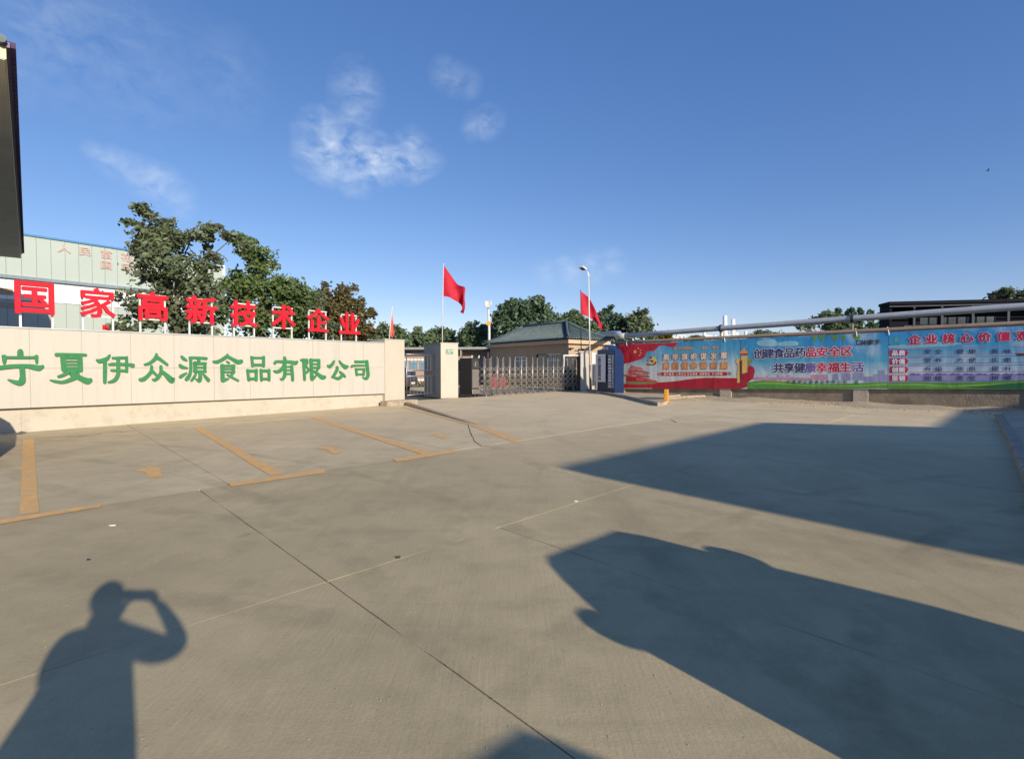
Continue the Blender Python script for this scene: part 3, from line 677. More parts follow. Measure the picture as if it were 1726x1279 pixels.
# ================================================================== RETRACTABLE GATE
a = P(811, 666, 27.9); b = P(968, 659, 33.9); a.z = b.z = 0
RG = Plane(a, b); gl = (b - a).length
ts = thing('retractable_gate', (a + b) / 2, 'folded-out steel accordion gate with lattice bars across the entrance', 'gate')
NP = 18; HG = 1.98
for i in range(NP):
    s = gl * i / (NP - 1); hh = HG + (.04 if i % 2 == 0 else -.05)
    mb = MB()
    for o in ((-.22, .22) if i % 2 == 0 else (-.16, .16)):
        mb.tube(RG.pt(s, .06, o), RG.pt(s, hh, o), .031, n=6)
        mb.ell(RG.pt(s, hh, o), .03, .03, .045, 8, 5)
    mb.tube(RG.pt(s, 1.45, -.22), RG.pt(s, 1.45, .22), .015, n=6)
    mb.tube(RG.pt(s, .3, -.22), RG.pt(s, .3, .22), .015, n=6)
    mb.build('post', M['steel'] if i % 2 == 0 else M['steel_dull'], ts, smooth=True)
    if i % 2 == 0:
        for o in (-.27, .27):
            mb = MB()
            mb.path([RG.pt(s, .34, o * .9), RG.pt(s + .03, .2, o), RG.pt(s + .10, .09, o)], .022, 6)
            c = RG.pt(s + .11, .06, o); mb.tube(c - RG.n * .02, c + RG.n * .02, .058, n=10)
            mb.build('wheel', M['steel_dull'], ts)
for o in (-.2, .2):
    for i in range(NP - 1):
        s0 = gl * i / (NP - 1); s1 = gl * (i + 1) / (NP - 1); mb = MB()
        for z in (.30, .62, .94, 1.26):
            mb.tube(RG.pt(s0, z, o + .012), RG.pt(s1, z + .32, o + .012), .022, n=5, cap=False)
            mb.tube(RG.pt(s0, z + .32, o - .012), RG.pt(s1, z, o - .012), .022, n=5, cap=False)
        mb.build('lattice', M['steel'], ts)
# drive unit
a0 = P(795.5, 668, 27.4); a0.z = 0
du = RG.u; dn = -RG.n
t = thing('gate_motor_unit', a0, 'upright steel motor housing at the left end of the accordion gate', 'gate motor')
mb = MB(); mb.box(a0 + Vector((0, 0, .12)), du * .50, dn * .95, (0, 0, 1.86)); mb.build('housing', M['dark_metal'], t, bevel=.02)
mb = MB(); mb.box(a0 - dn * .02 + du * .02 + Vector((0, 0, .45)), du * .46, dn * .018, (0, 0, .95)); mb.build('front_panel', M['steel'], t)
mb = MB(); mb.box(a0 - dn * .022 + du * .02 + Vector((0, 0, 1.43)), du * .46, dn * .02, (0, 0, .50)); fp = mb.build('top_panel', M['dark_metal'], t)
c = a0 - dn * .03 + du * .25 + Vector((0, 0, 1.67)); mb = MB()
mb.path([c + (du * math.cos(k * .3927) + Vector((0, 0, 1)) * math.sin(k * .3927)) * .15 for k in range(17)], .014, 6)
mb.tube(c - du * .1, c + du * .1 + Vector((0, 0, .05)), .012, n=5); mb.tube(c - du * .05 - Vector((0, 0, .1)), c + Vector((0, 0, .1)), .012, n=5)
mb.build('emblem_ring', M['steel'], t)
mb = MB(); mb.box(a0 - dn * .06 - du * .02 + Vector((0, 0, .14)), du * .54, dn * .07, (0, 0, .24)); mb.build('bumper', M['steel'], t, bevel=.015)
for k in (.12, .38):
    mb = MB(); c = a0 + du * k - dn * .01 + Vector((0, 0, .08)); mb.tube(c - du * .04, c + du * .04, .08, n=12); mb.build('wheel', M['rubber'], t)
for s in (0, .5):
    mb = MB(); mb.tube(a0 + du * s + Vector((0, 0, 1.98)), a0 + du * s + Vector((0, 0, 2.12)), .03, n=8); mb.build('lamp', M['lamp_clear'], t)

# ================================================================== GATEHOUSE
Cn = Vector((3.84, 36.6, 0)); Lc = Vector((-2.41, 46.5, 0)); Rc = Vector((7.5, 40.0, 0)); Bc = Lc + Rc - Cn
gh = thing('gatehouse', (Cn + Lc + Rc + Bc) / 4, 'beige gatehouse with a dark grey tiled hip roof behind the accordion gate', 'gatehouse')
ul = (Lc - Cn).normalized(); ur = (Rc - Cn).normalized(); LL = (Lc - Cn).length; LR = (Rc - Cn).length
def gp(a, b, z=0): return Cn + ul * a + ur * b + Vector((0, 0, z))
ins = .42; zE = 3.42
def wallbox(a0, a1, b0, b1, z0, z1, m, name='wall', par=gh):
    mb = MB(); mb.prism([gp(a0, b0), gp(a1, b0), gp(a1, b1), gp(a0, b1)][::-1], z0, z1); return mb.build(name, m, par)
# left long wall with openings, made of piers
y0, y1 = ins, LR - ins
TH = .24
opens = [(1.35, 3.1, .75, 2.45), (3.2, 4.35, .0, 2.45), (5.8, 7.7, .85, 2.3)]   # along the long side from the near corner
x = ins
for (o0, o1, z0, z1) in opens:
    wallbox(x, o0, ins, ins + TH, 0, 3.2, M['gate_wall']); x = o1
    if z0 > 0: wallbox(o0, o1, ins, ins + TH, 0, z0, M['gate_wall'])
    wallbox(o0, o1, ins, ins + TH, z1, 3.2, M['gate_wall'])
wallbox(x, LL - ins, ins, ins + TH, 0, 3.2, M['gate_wall'])
wallbox(ins, ins + TH, ins + TH + .002, LR - ins, 0, 3.2, M['gate_wall'])
wallbox(LL - ins - TH, LL - ins, ins + TH + .002, LR - ins, 0, 3.2, M['gate_wall'])
wallbox(ins + TH + .002, LL - ins - TH - .002, LR - ins - TH, LR - ins, 0, 3.2, M['gate_wall'])
wallbox(ins + TH + .01, LL - ins - TH - .01, ins + TH + .9, ins + TH + .95, 0, 3.0, M['dark_metal'], 'inner_partition')
for k, (o0, o1, z0, z1) in enumerate(opens):
    nm = 'door' if z0 == 0 else 'window'
    mb = MB()
    def fr(a0, a1, zz0, zz1, b=ins + .06): mb.prism([gp(a0, b), gp(a1, b), gp(a1, b + .07), gp(a0, b + .07)][::-1], zz0, zz1)
    f = .06
    fr(o0, o0 + f, z0, z1); fr(o1 - f, o1, z0, z1); fr(o0 + f, o1 - f, z1 - f, z1); fr(o0 + f, o1 - f, z0, z0 + f)
    nmu = 3 if k == 0 else 2
    if k != 1:
        for q in range(1, nmu): s = o0 + (o1 - o0) * q / nmu; fr(s - .03, s + .03, z0 + f, z1 - f)
        fr(o0 + f, o1 - f, 1.95, 2.0, ins + .055)
    wn = mb.build(nm, M['alu'] if k != 1 else M['dark_metal'], gh)
    mb = MB(); mb.prism([gp(o0 + f, ins + .1), gp(o1 - f, ins + .1), gp(o1 - f, ins + .11), gp(o0 + f, ins + .11)][::-1], z0 + f, z1 - f)
    mb.build('pane', M['glass_teal'] if k == 2 else M['glass'], wn)
# fascia band under the eaves
mb = MB(); e = .12
for (p, q, r_, s_) in (((e, e), (LL - e, e), (LL - e, e + .3), (e, e + .3)), ((e, e + .3), (e + .3, e + .3), (e + .3, LR - e), (e, LR - e)),
                       ((LL - e - .3, e + .3), (LL - e, e + .3), (LL - e, LR - e), (LL - e - .3, LR - e)), ((e + .3, LR - e - .3), (LL - e - .3, LR - e - .3), (LL - e - .3, LR - e), (e + .3, LR - e))):
    mb.prism([gp(*p), gp(*q), gp(*r_), gp(*s_)][::-1], 3.12, zE - .03)
mb.build('fascia', M['gate_fascia'], gh)
mb = MB(); mb.prism([gp(e + .31, e + .31), gp(LL - e - .31, e + .31), gp(LL - e - .31, LR - e - .31), gp(e + .31, LR - e - .31)][::-1], 3.2, 3.24); mb.build('ceiling', M['gate_wall'], gh)
# roof: hipped, slopes slightly concave, tile courses running down
ZR = 4.86
r0 = gp(LL * .25, LR * .5, ZR); r1 = gp(LL * .75, LR * .5, ZR)
def corner(a, b): return gp(a, b, zE + .06)
cc = [corner(-.05, -.05), corner(LL + .05, -.05), corner(LL + .05, LR + .05), corner(-.05, LR + .05)]
faces = [(cc[0], cc[1], r0, r1), (cc[3], cc[2], r0, r1), (cc[0], cc[3], r0, r0), (cc[1], cc[2], r1, r1)]
def sag(a, b, t, amt=.16):
    p = a.lerp(b, t); p.z -= amt * math.sin(math.pi * t) * (1 - .3 * t); return p
rf = MB(); rb = MB(); ed_ = MB()
for (e0, e1, q0, q1) in faces:
    n = 7; ln = (e1 - e0).length; K = max(2, int(ln / .23))
    grid = []
    nu = 12
    for j in range(n + 1):
        t_ = j / n
        grid.append([sag(e0, q0, t_).lerp(sag(e1, q1, t_), i / nu) for i in range(nu + 1)])
    vs = [p for row in grid for p in row]; rf.add(vs, [(j * (nu + 1) + i, j * (nu + 1) + i + 1, (j + 1) * (nu + 1) + i + 1, (j + 1) * (nu + 1) + i) for j in range(n) for i in range(nu)])
    ev = (e1 - e0) / ln
    for k in range(K):
        s = (k + .5) / K * ln; pe_ = e0 + ev * s
        # clip at the hips
        q0s = (q0 - e0).dot(ev); q1s = (q1 - e0).dot(ev)
        if s < q0s: tm = s / q0s
        elif s > q1s: tm = (ln - s) / (ln - q1s)
        else: tm = 1
        if q0 is q1 and q0s == q1s: tm = min(s / q0s, (ln - s) / (ln - q1s))
        hr = (q0 - e0) - ev * q0s
        pts_ = []
        for j in range(6):
            t_ = tm * j / 5; p = pe_ + hr * t_; p.z = e0.z + (q0.z - e0.z) * t_ - .16 * math.sin(math.pi * t_) * (1 - .3 * t_) + .02; pts_.append(p)
        if tm > .05: rb.path(pts_, .05, 6)
        d_ = hr.normalized(); d_.z = 0
        c = pe_ - Vector((d_.x, d_.y, 0)).normalized() * .03 + Vector((0, 0, .02)); ed_.tube(c, c + Vector((d_.x, d_.y, 0)).normalized() * .06, .072, n=8)
ro = rf.build('roof', M['tile'], gh); tag(rb.build('roof_tile', M['tile'], ro, smooth=True), kind='stuff'); tag(ed_.build('eave_tile', M['tile'], ro), kind='stuff')
for (p, q) in ((cc[0], r0), (cc[1], r1), (cc[2], r1), (cc[3], r0)):
    mb = MB(); pts_ = [sag(p, q, k / 8) + Vector((0, 0, .10 + (.10 if k == 0 else 0))) for k in range(9)]; mb.path(pts_, .085, 8); mb.build('hip_ridge', M['tile'], ro, smooth=True)
mb = MB(); mb.path([r0 + Vector((0, 0, .12)), r0.lerp(r1, .5) + Vector((0, 0, .06)), r1 + Vector((0, 0, .12))], [.10, .09, .10], 8); mb.build('ridge', M['tile'], ro, smooth=True)
# small notice by the side wall, security camera
PR = Plane(gp(ins, ins), gp(ins, LR - ins))
mb = MB(); rect(mb, PR, 998, 594, 1004, 613, .03, .025); mb.build('notice_board', M['frame_white'], gh)
mb = MB(); rect(mb, PR, 963, 586, 967, 588.5, .25, .25); mb.build('wall_light', M['dark_metal'], gh)

# ================================================================== RIGHT GATE POST, LAMP, LOW WALL
a = P(978.5, 660, 33.6); a.z = 0; b = P(992, 659, 33.6); b.z = 0
PG = Plane(a, b); wd = (b - a).length
t = thing('gate_post', (a + b) / 2, 'white post at the right end of the accordion gate, dark lamp on top', 'pillar')
mb = MB(); slabbox(mb, PG, 0, wd, 0, 2.42, -.5, 0); mb.build('shaft', M['cream2'], t)
mb = MB(); slabbox(mb, PG, -.12, wd + .1, 2.422, 2.50, -.55, .06); mb.build('cap', M['cream'], t)
mb = MB(); c = PG.pt(-.02, 2.502, -.25); mb.cbox(c, .62, .34, .06, 0); mb.cbox(c + Vector((.1, 0, .06)), .4, .28, .09, 0); mb.build('camera_housing', M['black'], t)
mb = MB(); mb.tube(c + Vector((.12, 0, .15)), c + Vector((.12, 0, .24)), .05); mb.build('lamp', M['print_white'], t)
t = thing('portal_frame', PG.pt(-.5, 0, -.3), 'thin white frame beside the dark opening at the gate end', 'gate frame')
mb = MB(); slabbox(mb, PG, -.98, -.005, 2.18, 2.28, -.35, -.2); mb.build('lintel', M['frame_white'], t)
mb = MB(); slabbox(mb, PG, -1.06, -.982, 0, 2.28, -.35, -.2); mb.build('jamb', M['frame_white'], t)
mb = MB(); slabbox(mb, PG, -.98, -.005, 0, 2.17, -.34, -.30); mb.build('opening_shade', M['dark_metal'], t)  # dark sheet standing in for the shade inside the opening
t = thing('low_wall', PG.pt(1.0, 0), 'short low cream wall between the gate post and the navy sign', 'wall')
mb = MB(); slabbox(mb, PG, wd + .004, wd + .62, 0, 1.62, -.5, -.06); mb.build('body', M['cream2'], t)
mb = MB(); slabbox(mb, PG, wd + .004, wd + .64, 1.622, 1.66, -.52, -.04); mb.build('coping', M['cream'], t)

# ================================================================== KERBED PLATFORM right of the gate
plat = [G(990, 658.5), G(1060, 671.5), G(1114, 684.5), G(1126, 680), G(1128, 671), G(1180, 664), G(1045, 656), G(1000, 652)]
t = thing('kerbed_bed', (plat[0] + plat[2]) / 2, 'low kerbed bed of dry soil under the navy sign, right of the gate', 'kerb')
mb = MB(); mb.prism([(p.x, p.y) for p in plat], -.02, .115)
if sum(plat[i].x * plat[(i + 1) % 8].y - plat[(i + 1) % 8].x * plat[i].y for i in range(8)) < 0: mb.f = [f[::-1] for f in mb.f]
mb.build('bed_soil', M['sand'], t)
kp = plat[:3]
for i in range(2):
    p, q = kp[i], kp[i + 1]; n_ = max(1, int((q - p).length / 1.0)); pl_ = Plane(p, q)
    for k in range(n_):
        s0 = (q - p).length * k / n_; s1 = (q - p).length * (k + 1) / n_
        mb = MB(); slabbox(mb, pl_, s0 + .006, s1 - .006, -.02, .14 + random.uniform(-.006, .006), .004, .13 + random.uniform(0, .01)); mb.build('kerb_stone', M['kerb'], t, bevel=.012)
mb = MB(); p = G(1096, 671, .12)
mb.add([(p.x + .5 * math.cos(k) * 1.5, p.y + .55 * math.sin(k) * 1.2, .12) for k in [i * 6.2832 / 12 for i in range(12)]], [tuple(range(12))]); mb.build('soil_patch', M['dark_soil'], t)
# stone edging of the small round bed
t = thing('stone_border', G(1155, 672), 'curved border of small pale stones beside the yellow bollard', 'stone border')
for k in range(16):
    px = 1127 + k * 3.9; py = 675.5 - .9 * math.sin(k / 15 * math.pi) * 1.0 - k * .30
    p = G(px, py); mb = MB(); mb.ell((0, 0, 0), .13, .10, .085, 8, 5)
    mb.v = [(x * random.uniform(.85, 1.1) + p.x, y * random.uniform(.85, 1.1) + p.y, z + .085) for x, y, z in mb.v]; mb.build('stone', M['stone_a'], t, smooth=True)
t = thing('concrete_block', G(1175, 667), 'long pale concrete block lying behind the stone border', 'block')
p = G(1164, 667.5); q = G(1186, 668.5); pl_ = Plane(p, q); mb = MB(); slabbox(mb, pl_, 0, (q - p).length, 0, .22, -.3, 0); mb.build('block', M['wall_concrete'], t, bevel=.02)
t = thing('bollard', G(1123, 680), 'yellow flat bollard standing at the kerb below the red and blue banner', 'bollard')
p = G(1123, 680); mb = MB(); mb.cbox(p, .17, .12, .60, R(-30)); mb.build('post', M['yellow'], t, bevel=.02)
mb = MB(); mb.cbox(p, .34, .26, .03, R(-30)); mb.build('foot', M['kerb'], t)

# ================================================================== NAVY SIGN
a = P(1006.5, 660, 31.2); b = P(1036, 663, 29.0); a.z = b.z = 0
NS = Plane(a, b); wn_ = (b - a).length
zt1 = NS.at(1006, 588.5).z; zt2 = NS.at(1036, 586.5).z
t = thing('company_sign', (a + b) / 2, 'navy blue standing sign with white vertical lettering and arched top', 'sign')
mb = MB(); poly = [(0, .1), (wn_, .1), (wn_, zt2 - .45), (wn_ * .97, zt2 - .22), (wn_ * .88, zt2 - .06), (wn_ * .78, zt2 + .0)]
zc = NS.at(1021, 581).z; z_ = (zt1 + zt2) / 2
poly += [(wn_ * .70, z_ + .02), (wn_ * .63, zc - .06), (wn_ * .5, zc), (wn_ * .37, zc - .06), (wn_ * .28, z_ - .02), (0, z_ - .06)]
fr_ = [NS.pt(s, z) for s, z in poly]; bk = [p - NS.n * .42 for p in fr_]; n = len(poly)
mb.add(fr_ + bk, [tuple(range(n)), tuple(range(n, 2 * n))[::-1]], 0)
mb.add(fr_ + bk, [(i, n + i, n + (i + 1) % n, (i + 1) % n) for i in range(n)], 1)
mb.build('board', [M['navy'], M['navy_lit']], t)
# end panel, its sunlit brightness put into the colour
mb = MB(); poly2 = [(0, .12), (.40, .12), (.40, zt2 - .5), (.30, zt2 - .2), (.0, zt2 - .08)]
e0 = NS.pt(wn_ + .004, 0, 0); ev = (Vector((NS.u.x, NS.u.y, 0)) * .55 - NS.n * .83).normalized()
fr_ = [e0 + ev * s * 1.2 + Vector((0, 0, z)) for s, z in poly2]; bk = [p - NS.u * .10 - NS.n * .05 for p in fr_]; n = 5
mb.add(fr_ + bk, [tuple(range(n)), tuple(range(n, 2 * n))[::-1]] + [(i, n + i, n + (i + 1) % n, (i + 1) % n) for i in range(n)]); mb.build('end_panel', M['navy_lit'], t)
mb = MB(); slabbox(mb, NS, -.03, wn_ + .25, -.02, .11, -.5, .06); mb.build('base', M['cream2'], t)
def vtext(par, pl, text, px, py0, py1, wpx, off, m, bold=.04, name='lettering'):
    mb = MB(); n = len(text)
    for i, ch in enumerate(text):
        py = py0 + (py1 - py0) * (i + .5) / n; o = pl.at(px, py, off); d_ = (o - EYE).dot(Vector((0, 1, 0)))
        hh = (py1 - py0) / n * .9 * d_ / F
        l_ = pl.at(px - wpx / 2, py, off); r2 = pl.at(px + wpx / 2, py, off)
        glyph(mb, ch, o, (r2 - l_), Vector((0, 0, hh)), pl.n, bold, k=6, eps=.00015)
    return mb.build(name, m, par)
def htext(par, pl, text, pts, hpx, off, m, bold=.03, wf=1.0, name='lettering', mb=None, outline=None):
    own = mb is None
    if own: mb = MB()
    for ch, (px, py) in zip(text, pts):
        if ch == ' ': continue
        o = pl.at(px, py, off); hh = hpx * o.y / F * 1.06
        glyph(mb, ch, o, pl.u * hh * wf, Vector((0, 0, hh)), pl.n, bold, k=6, eps=.00015)
    return mb.build(name, m, par) if own else mb
vtext(t, NS, '宁夏伊众源食品有限公司', 1027.5, 598, 654, 6.5, .006, M['print_white'], .05)
vtext(t, NS, '国家高新技术企业健康食品安全有限公司', 1033, 598, 654, 2.2, .006, M['print_white'], .05)
vtext(t, NS, '伊', 1018.5, 583.4, 590.2, 4.6, .006, M['print_white'], .03); vtext(t, NS, '众', 1023.4, 583.4, 590.2, 4.6, .006, M['print_white'], .03)
wb = thing('white_name_board', NS.at(1012, 620), 'narrow white board with black vertical lettering fixed before the navy sign', 'sign')
mb = MB(); l0 = P(1003.8, 620, 30.9); l1 = P(1019.5, 620, 29.9); l0.z = l1.z = 0; WB = Plane(l0, l1)
zz1 = WB.at(1012, 597).z; zz0 = WB.at(1012, 643.5).z; slabbox(mb, WB, 0, (l1 - l0).length, zz0, zz1, -.06, 0); mb.build('board', M['print_white'], wb)
vtext(wb, WB, '宁夏伊众源食品有限公司', 1010.2, 600.5, 641, 6.0, .005, M['print_black'], .05)
mb = MB()
for z in (zz0 + .2, zz1 - .3): slabbox(mb, WB, .2, .3, z, z + .04, -.5, -.062)
mb.build('bracket', M['steel_dull'], wb)

# ================================================================== RIGHT WALL with banners
pa = Vector((6.05, 30.05, 0)); pb = Vector((17.6, 18.5, 0))
W2 = Plane(pa, pb)
rw = thing('boundary_wall', W2.pt(8, 0), 'long rough brick and concrete wall behind the printed banners', 'wall')
sA = -.25; sB = 21.0
def ztop(s): t_ = s / 16.3; return 2.80 + .17 * t_
def zbot(s): return .30 + .48 * max(0, s) / 16.3
mb = MB(); slabbox(mb, W2, sA, sB, -.05, ztop(sA) - .02, -.34, -.10, 0, None, ztop(sB) - .02); mb.build('wall_face', M['brick_wall'], rw)
pil = [(1045, 1052.5), (1213, 1232), (1438, 1463), (1745, 1790)]
for x0, x1 in pil:
    s0 = W2.sz(x0, 650)[0]; s1 = W2.sz(x1, 650)[0]; mb = MB(); slabbox(mb, W2, s0, s1, -.05, ztop(s0) - .04, -.098, -.03); mb.build('buttress', M['wall_concrete'], rw)
mb = MB(); pts_ = [W2.pt(s, ztop(s) + .085, .02 - .1) for s in np.linspace(sA - .4, sB, 9)]
mb.path(pts_, .085, 10); mb.build('coping_pipe', M['rust_pipe'], rw, smooth=True)
for px in (1056, 1221, 1443, 1497):
    s = W2.sz(px, 575)[0]; mb = MB(); mb.path([W2.pt(s + .03, ztop(s) - .13, .0), W2.pt(s, ztop(s) + .05, .01), W2.pt(s - .05, ztop(s) + .19, -.1), W2.pt(s - .03, ztop(s) + .14, -.2)], .018, 6); mb.build('tie', M['print_white'], rw)
# rubble and drifted sand at the foot
mb = MB(); nn_ = 60; rws = 6; vs = []
for i in range(nn_ + 1):
    s = 4.3 + (sB - 4.3) * i / nn_
    for j in range(rws + 1):
        f = j / rws; wdt = 1.5 + .7 * math.sin(s * 1.1) ; h = (.085 * (1 - f) ** 1.6) * (1 + .5 * math.sin(s * 2.3) * math.sin(s * .7)) + random.uniform(0, .022) * (1 - f)
        vs.append(W2.pt(s, (-.01 if j == rws else h + .004), -.098 + f * wdt))
mb.add(vs, [(i * (rws + 1) + j, i * (rws + 1) + j + 1, (i + 1) * (rws + 1) + j + 1, (i + 1) * (rws + 1) + j) for i in range(nn_) for j in range(rws)])
tag(mb.build('sand_drift', M['sand'], None, smooth=True), kind='structure')
mb = MB()
for i in range(420):
    s = random.uniform(3.8, 19); o = random.uniform(.05, 2.1) ** 1.2; r_ = random.uniform(.01, .04); p = W2.pt(s, 0, o)
    b0 = len(mb.v); mb.ell((p.x, p.y, r_ * .5 + .05 * max(0, 1 - o)), r_, r_ * .8, r_ * .6, 6, 4)
tag(mb.build('rubble', M['stone_a']), 'scattered stones and rubble along the foot of the banner wall', 'rubble', kind='stuff')
# ---------- the three printed banners
def wrinkle(m):
    n = m.node_tree.nodes; l = m.node_tree.links; g = n.new('ShaderNodeNewGeometry'); mp = n.new('ShaderNodeMapping'); mp.inputs['Scale'].default_value = (1, 1, .35); l.new(g.outputs['Position'], mp.inputs['Vector'])
    t = n.new('ShaderNodeTexNoise'); t.inputs['Scale'].default_value = 1.1; t.inputs['Detail'].default_value = 3; t.inputs['Distortion'].default_value = .6; l.new(mp.outputs[0], t.inputs['Vector'])
    bp = n.new('ShaderNodeBump'); bp.inputs['Strength'].default_value = .45; bp.inputs['Distance'].default_value = .12; l.new(t.outputs['Fac'], bp.inputs['Height']); l.new(bp.outputs[0], n['Principled BSDF'].inputs['Normal'])
def pm(name, col, rough=.55, var=.09, scale=1.1): M[name] = mat(name, col, rough, var, scale); wrinkle(M[name])
def grad_mat(name, stops, z0, z1, cloud=.0, ccol=(.75, .80, .82)):
    m = bpy.data.materials.new(name); m.use_nodes = True; n = m.node_tree.nodes; l = m.node_tree.links; b = n['Principled BSDF']; b.inputs['Roughness'].default_value = .55
    g = n.new('ShaderNodeNewGeometry'); sp = n.new('ShaderNodeSeparateXYZ'); l.new(g.outputs['Position'], sp.inputs[0])
    mr = n.new('ShaderNodeMapRange'); mr.inputs['From Min'].default_value = z0; mr.inputs['From Max'].default_value = z1; l.new(sp.outputs[2], mr.inputs['Value'])
    cr = n.new('ShaderNodeValToRGB'); l.new(mr.outputs[0], cr.inputs[0]); e = cr.color_ramp.elements
    while len(e) < len(stops): e.new(.5)
    for x, (p, c) in zip(e, stops): x.position = p; x.color = (*c, 1)
    t = n.new('ShaderNodeTexNoise'); t.inputs['Scale'].default_value = .9; t.inputs['Detail'].default_value = 6; l.new(g.outputs['Position'], t.inputs['Vector'])
    m2 = n.new('ShaderNodeMapRange'); m2.inputs['From Min'].default_value = .52; m2.inputs['From Max'].default_value = .74; m2.inputs['To Max'].default_value = cloud; l.new(t.outputs['Fac'], m2.inputs['Value'])
    mi = n.new('ShaderNodeMix'); mi.data_type = 'RGBA'; l.new(m2.outputs[0], mi.inputs['Factor']); l.new(cr.outputs[0], mi.inputs['A']); mi.inputs['B'].default_value = (*ccol, 1)
    l.new(mi.outputs['Result'], b.inputs['Base Color']); return m
M['b1'] = grad_mat('print_sky_a', [(0, (.62, .62, .55)), (.42, (.52, .60, .60)), (.65, (.12, .38, .52)), (1, (.04, .28, .52))], .6, 2.8, .25)
M['b2'] = grad_mat('print_sky_b', [(0, (.52, .58, .62)), (.25, (.42, .55, .62)), (.5, (.08, .36, .55)), (1, (.03, .26, .55))], .75, 2.8, .6)
M['b3'] = grad_mat('print_sky_c', [(0, (.22, .26, .50)), (.2, (.45, .50, .58)), (.45, (.30, .48, .60)), (.7, (.06, .34, .58)), (1, (.04, .28, .58))], .8, 2.85, .75)
for n_, c_ in dict(p_red=(.50, .02, .035), p_red2=(.40, .012, .03), p_rose=(.60, .20, .18), p_redpale=(.55, .10, .08), p_gold=(.72, .48, .13), p_gold2=(.72, .34, .10), p_cream=(.74, .68, .52), p_navy=(.03, .04, .14), p_mag=(.52, .015, .07), p_green=(.08, .30, .05),
                   p_lime=(.26, .42, .06), p_dgreen=(.02, .14, .04), p_white=(.72, .74, .75), p_sky=(.25, .50, .60), p_lilac=(.27, .27, .46), p_pink=(.50, .26, .36), p_brown=(.16, .03, .03), p_purple=(.16, .10, .35), p_leaf=(.12, .26, .05), p_teal=(.10, .42, .33), p_grass=(.22, .30, .10)).items(): pm(n_, c_)
for k_ in ('b1', 'b2', 'b3'): wrinkle(M[k_])
def banner(px0, px1, label, mname):
    s0 = W2.sz(px0, 650)[0]; s1 = W2.sz(px1, 650)[0]
    t = thing('banner', W2.pt((s0 + s1) / 2, 1.5), label, 'banner', 'printed banners along the boundary wall'); K = 24; mb = MB(); v = []
    for i in range(K + 1):
        s = s0 + (s1 - s0) * i / K; wv_ = 0
        v += [W2.pt(s, zbot(s), wv_), W2.pt(s, ztop(s) - .01, wv_)]
    mb.add(v, [(2 * i, 2 * i + 2, 2 * i + 3, 2 * i + 1) for i in range(K)])
    back = [p - W2.n * .02 for p in v[:2]]
    mb.build('sheet', M[mname], t, smooth=True)
    return t
def shape(par, name, pts, m, layer):
    off = .0015 + .0006 * layer; mb = MB(); q = []
    for x, y in pts:
        p = W2.at(x, y, off); s = (p - W2.a).dot(W2.u); z = min(max(p.z, zbot(s) + .004), ztop(s) - .014); q.append(W2.pt(s, z, off))
    n = len(q); mb.add(q, [tuple(range(n))])
    # orient towards the road
    nrm = Vector((0, 0, 0))
    for i in range(n): nrm += q[i].cross(q[(i + 1) % n])
    if nrm.dot(W2.n) < 0: mb.f = [f[::-1] for f in mb.f]
    return mb.build(name, M[m], par)
def smoothpts(pts, k=4):
    out = []
    for i in range(len(pts) - 1):
        a = pts[max(i - 1, 0)]; b = pts[i]; c = pts[i + 1]; d = pts[min(i + 2, len(pts) - 1)]
        for j in range(k):
            t = j / k
            out.append(tuple(.5 * (2 * b[q] + (c[q] - a[q]) * t + (2 * a[q] - 5 * b[q] + 4 * c[q] - d[q]) * t * t + (3 * b[q] - a[q] - 3 * c[q] + d[q]) * t ** 3) for q in (0, 1)))
    return out + [pts[-1]]
def star(par, cx, cy, r, m, layer, rot=0):
    shape(par, 'printed_star', [(cx + (r if k % 2 == 0 else r * .42) * math.sin(k * math.pi / 5 + rot), cy - (r if k % 2 == 0 else r * .42) * math.cos(k * math.pi / 5 + rot)) for k in range(10)], m, layer)
# banner 1 (red and blue), crop scale: px = 1050 + x/8.219, py = 570 + y/8.219
def c8(pts): return [(1050 + x / 8.219, 570 + y / 8.219) for x, y in pts]
B1 = banner(1044.5, 1247, 'red and blue banner with gold slogans and red pavilion, nearest the gate', 'b1')
shape(B1, 'red_flag_print', [(1044, 575)] + c8([(760, 60), (740, 95), (700, 128)]) + smoothpts(c8([(640, 120), (560, 100), (500, 110), (460, 150), (420, 180), (350, 178), (322, 205), (312, 245), (280, 275), (220, 300), (120, 330), (20, 355), (-50, 372)])), 'p_red', 1)
shape(B1, 'red_flag_fold', [(1044, 584)] + smoothpts(c8([(0, 210), (60, 180), (110, 130), (150, 80), (110, 60), (40, 90), (-40, 120)])), 'p_red2', 2)
star(B1, *c8([(168, 188)])[0], 4.0, 'p_gold', 3, .2)
for x, y in ((213, 140), (243, 168), (247, 205), (232, 236)): star(B1, *c8([(x, y)])[0], 1.5, 'p_cream', 3, .4)
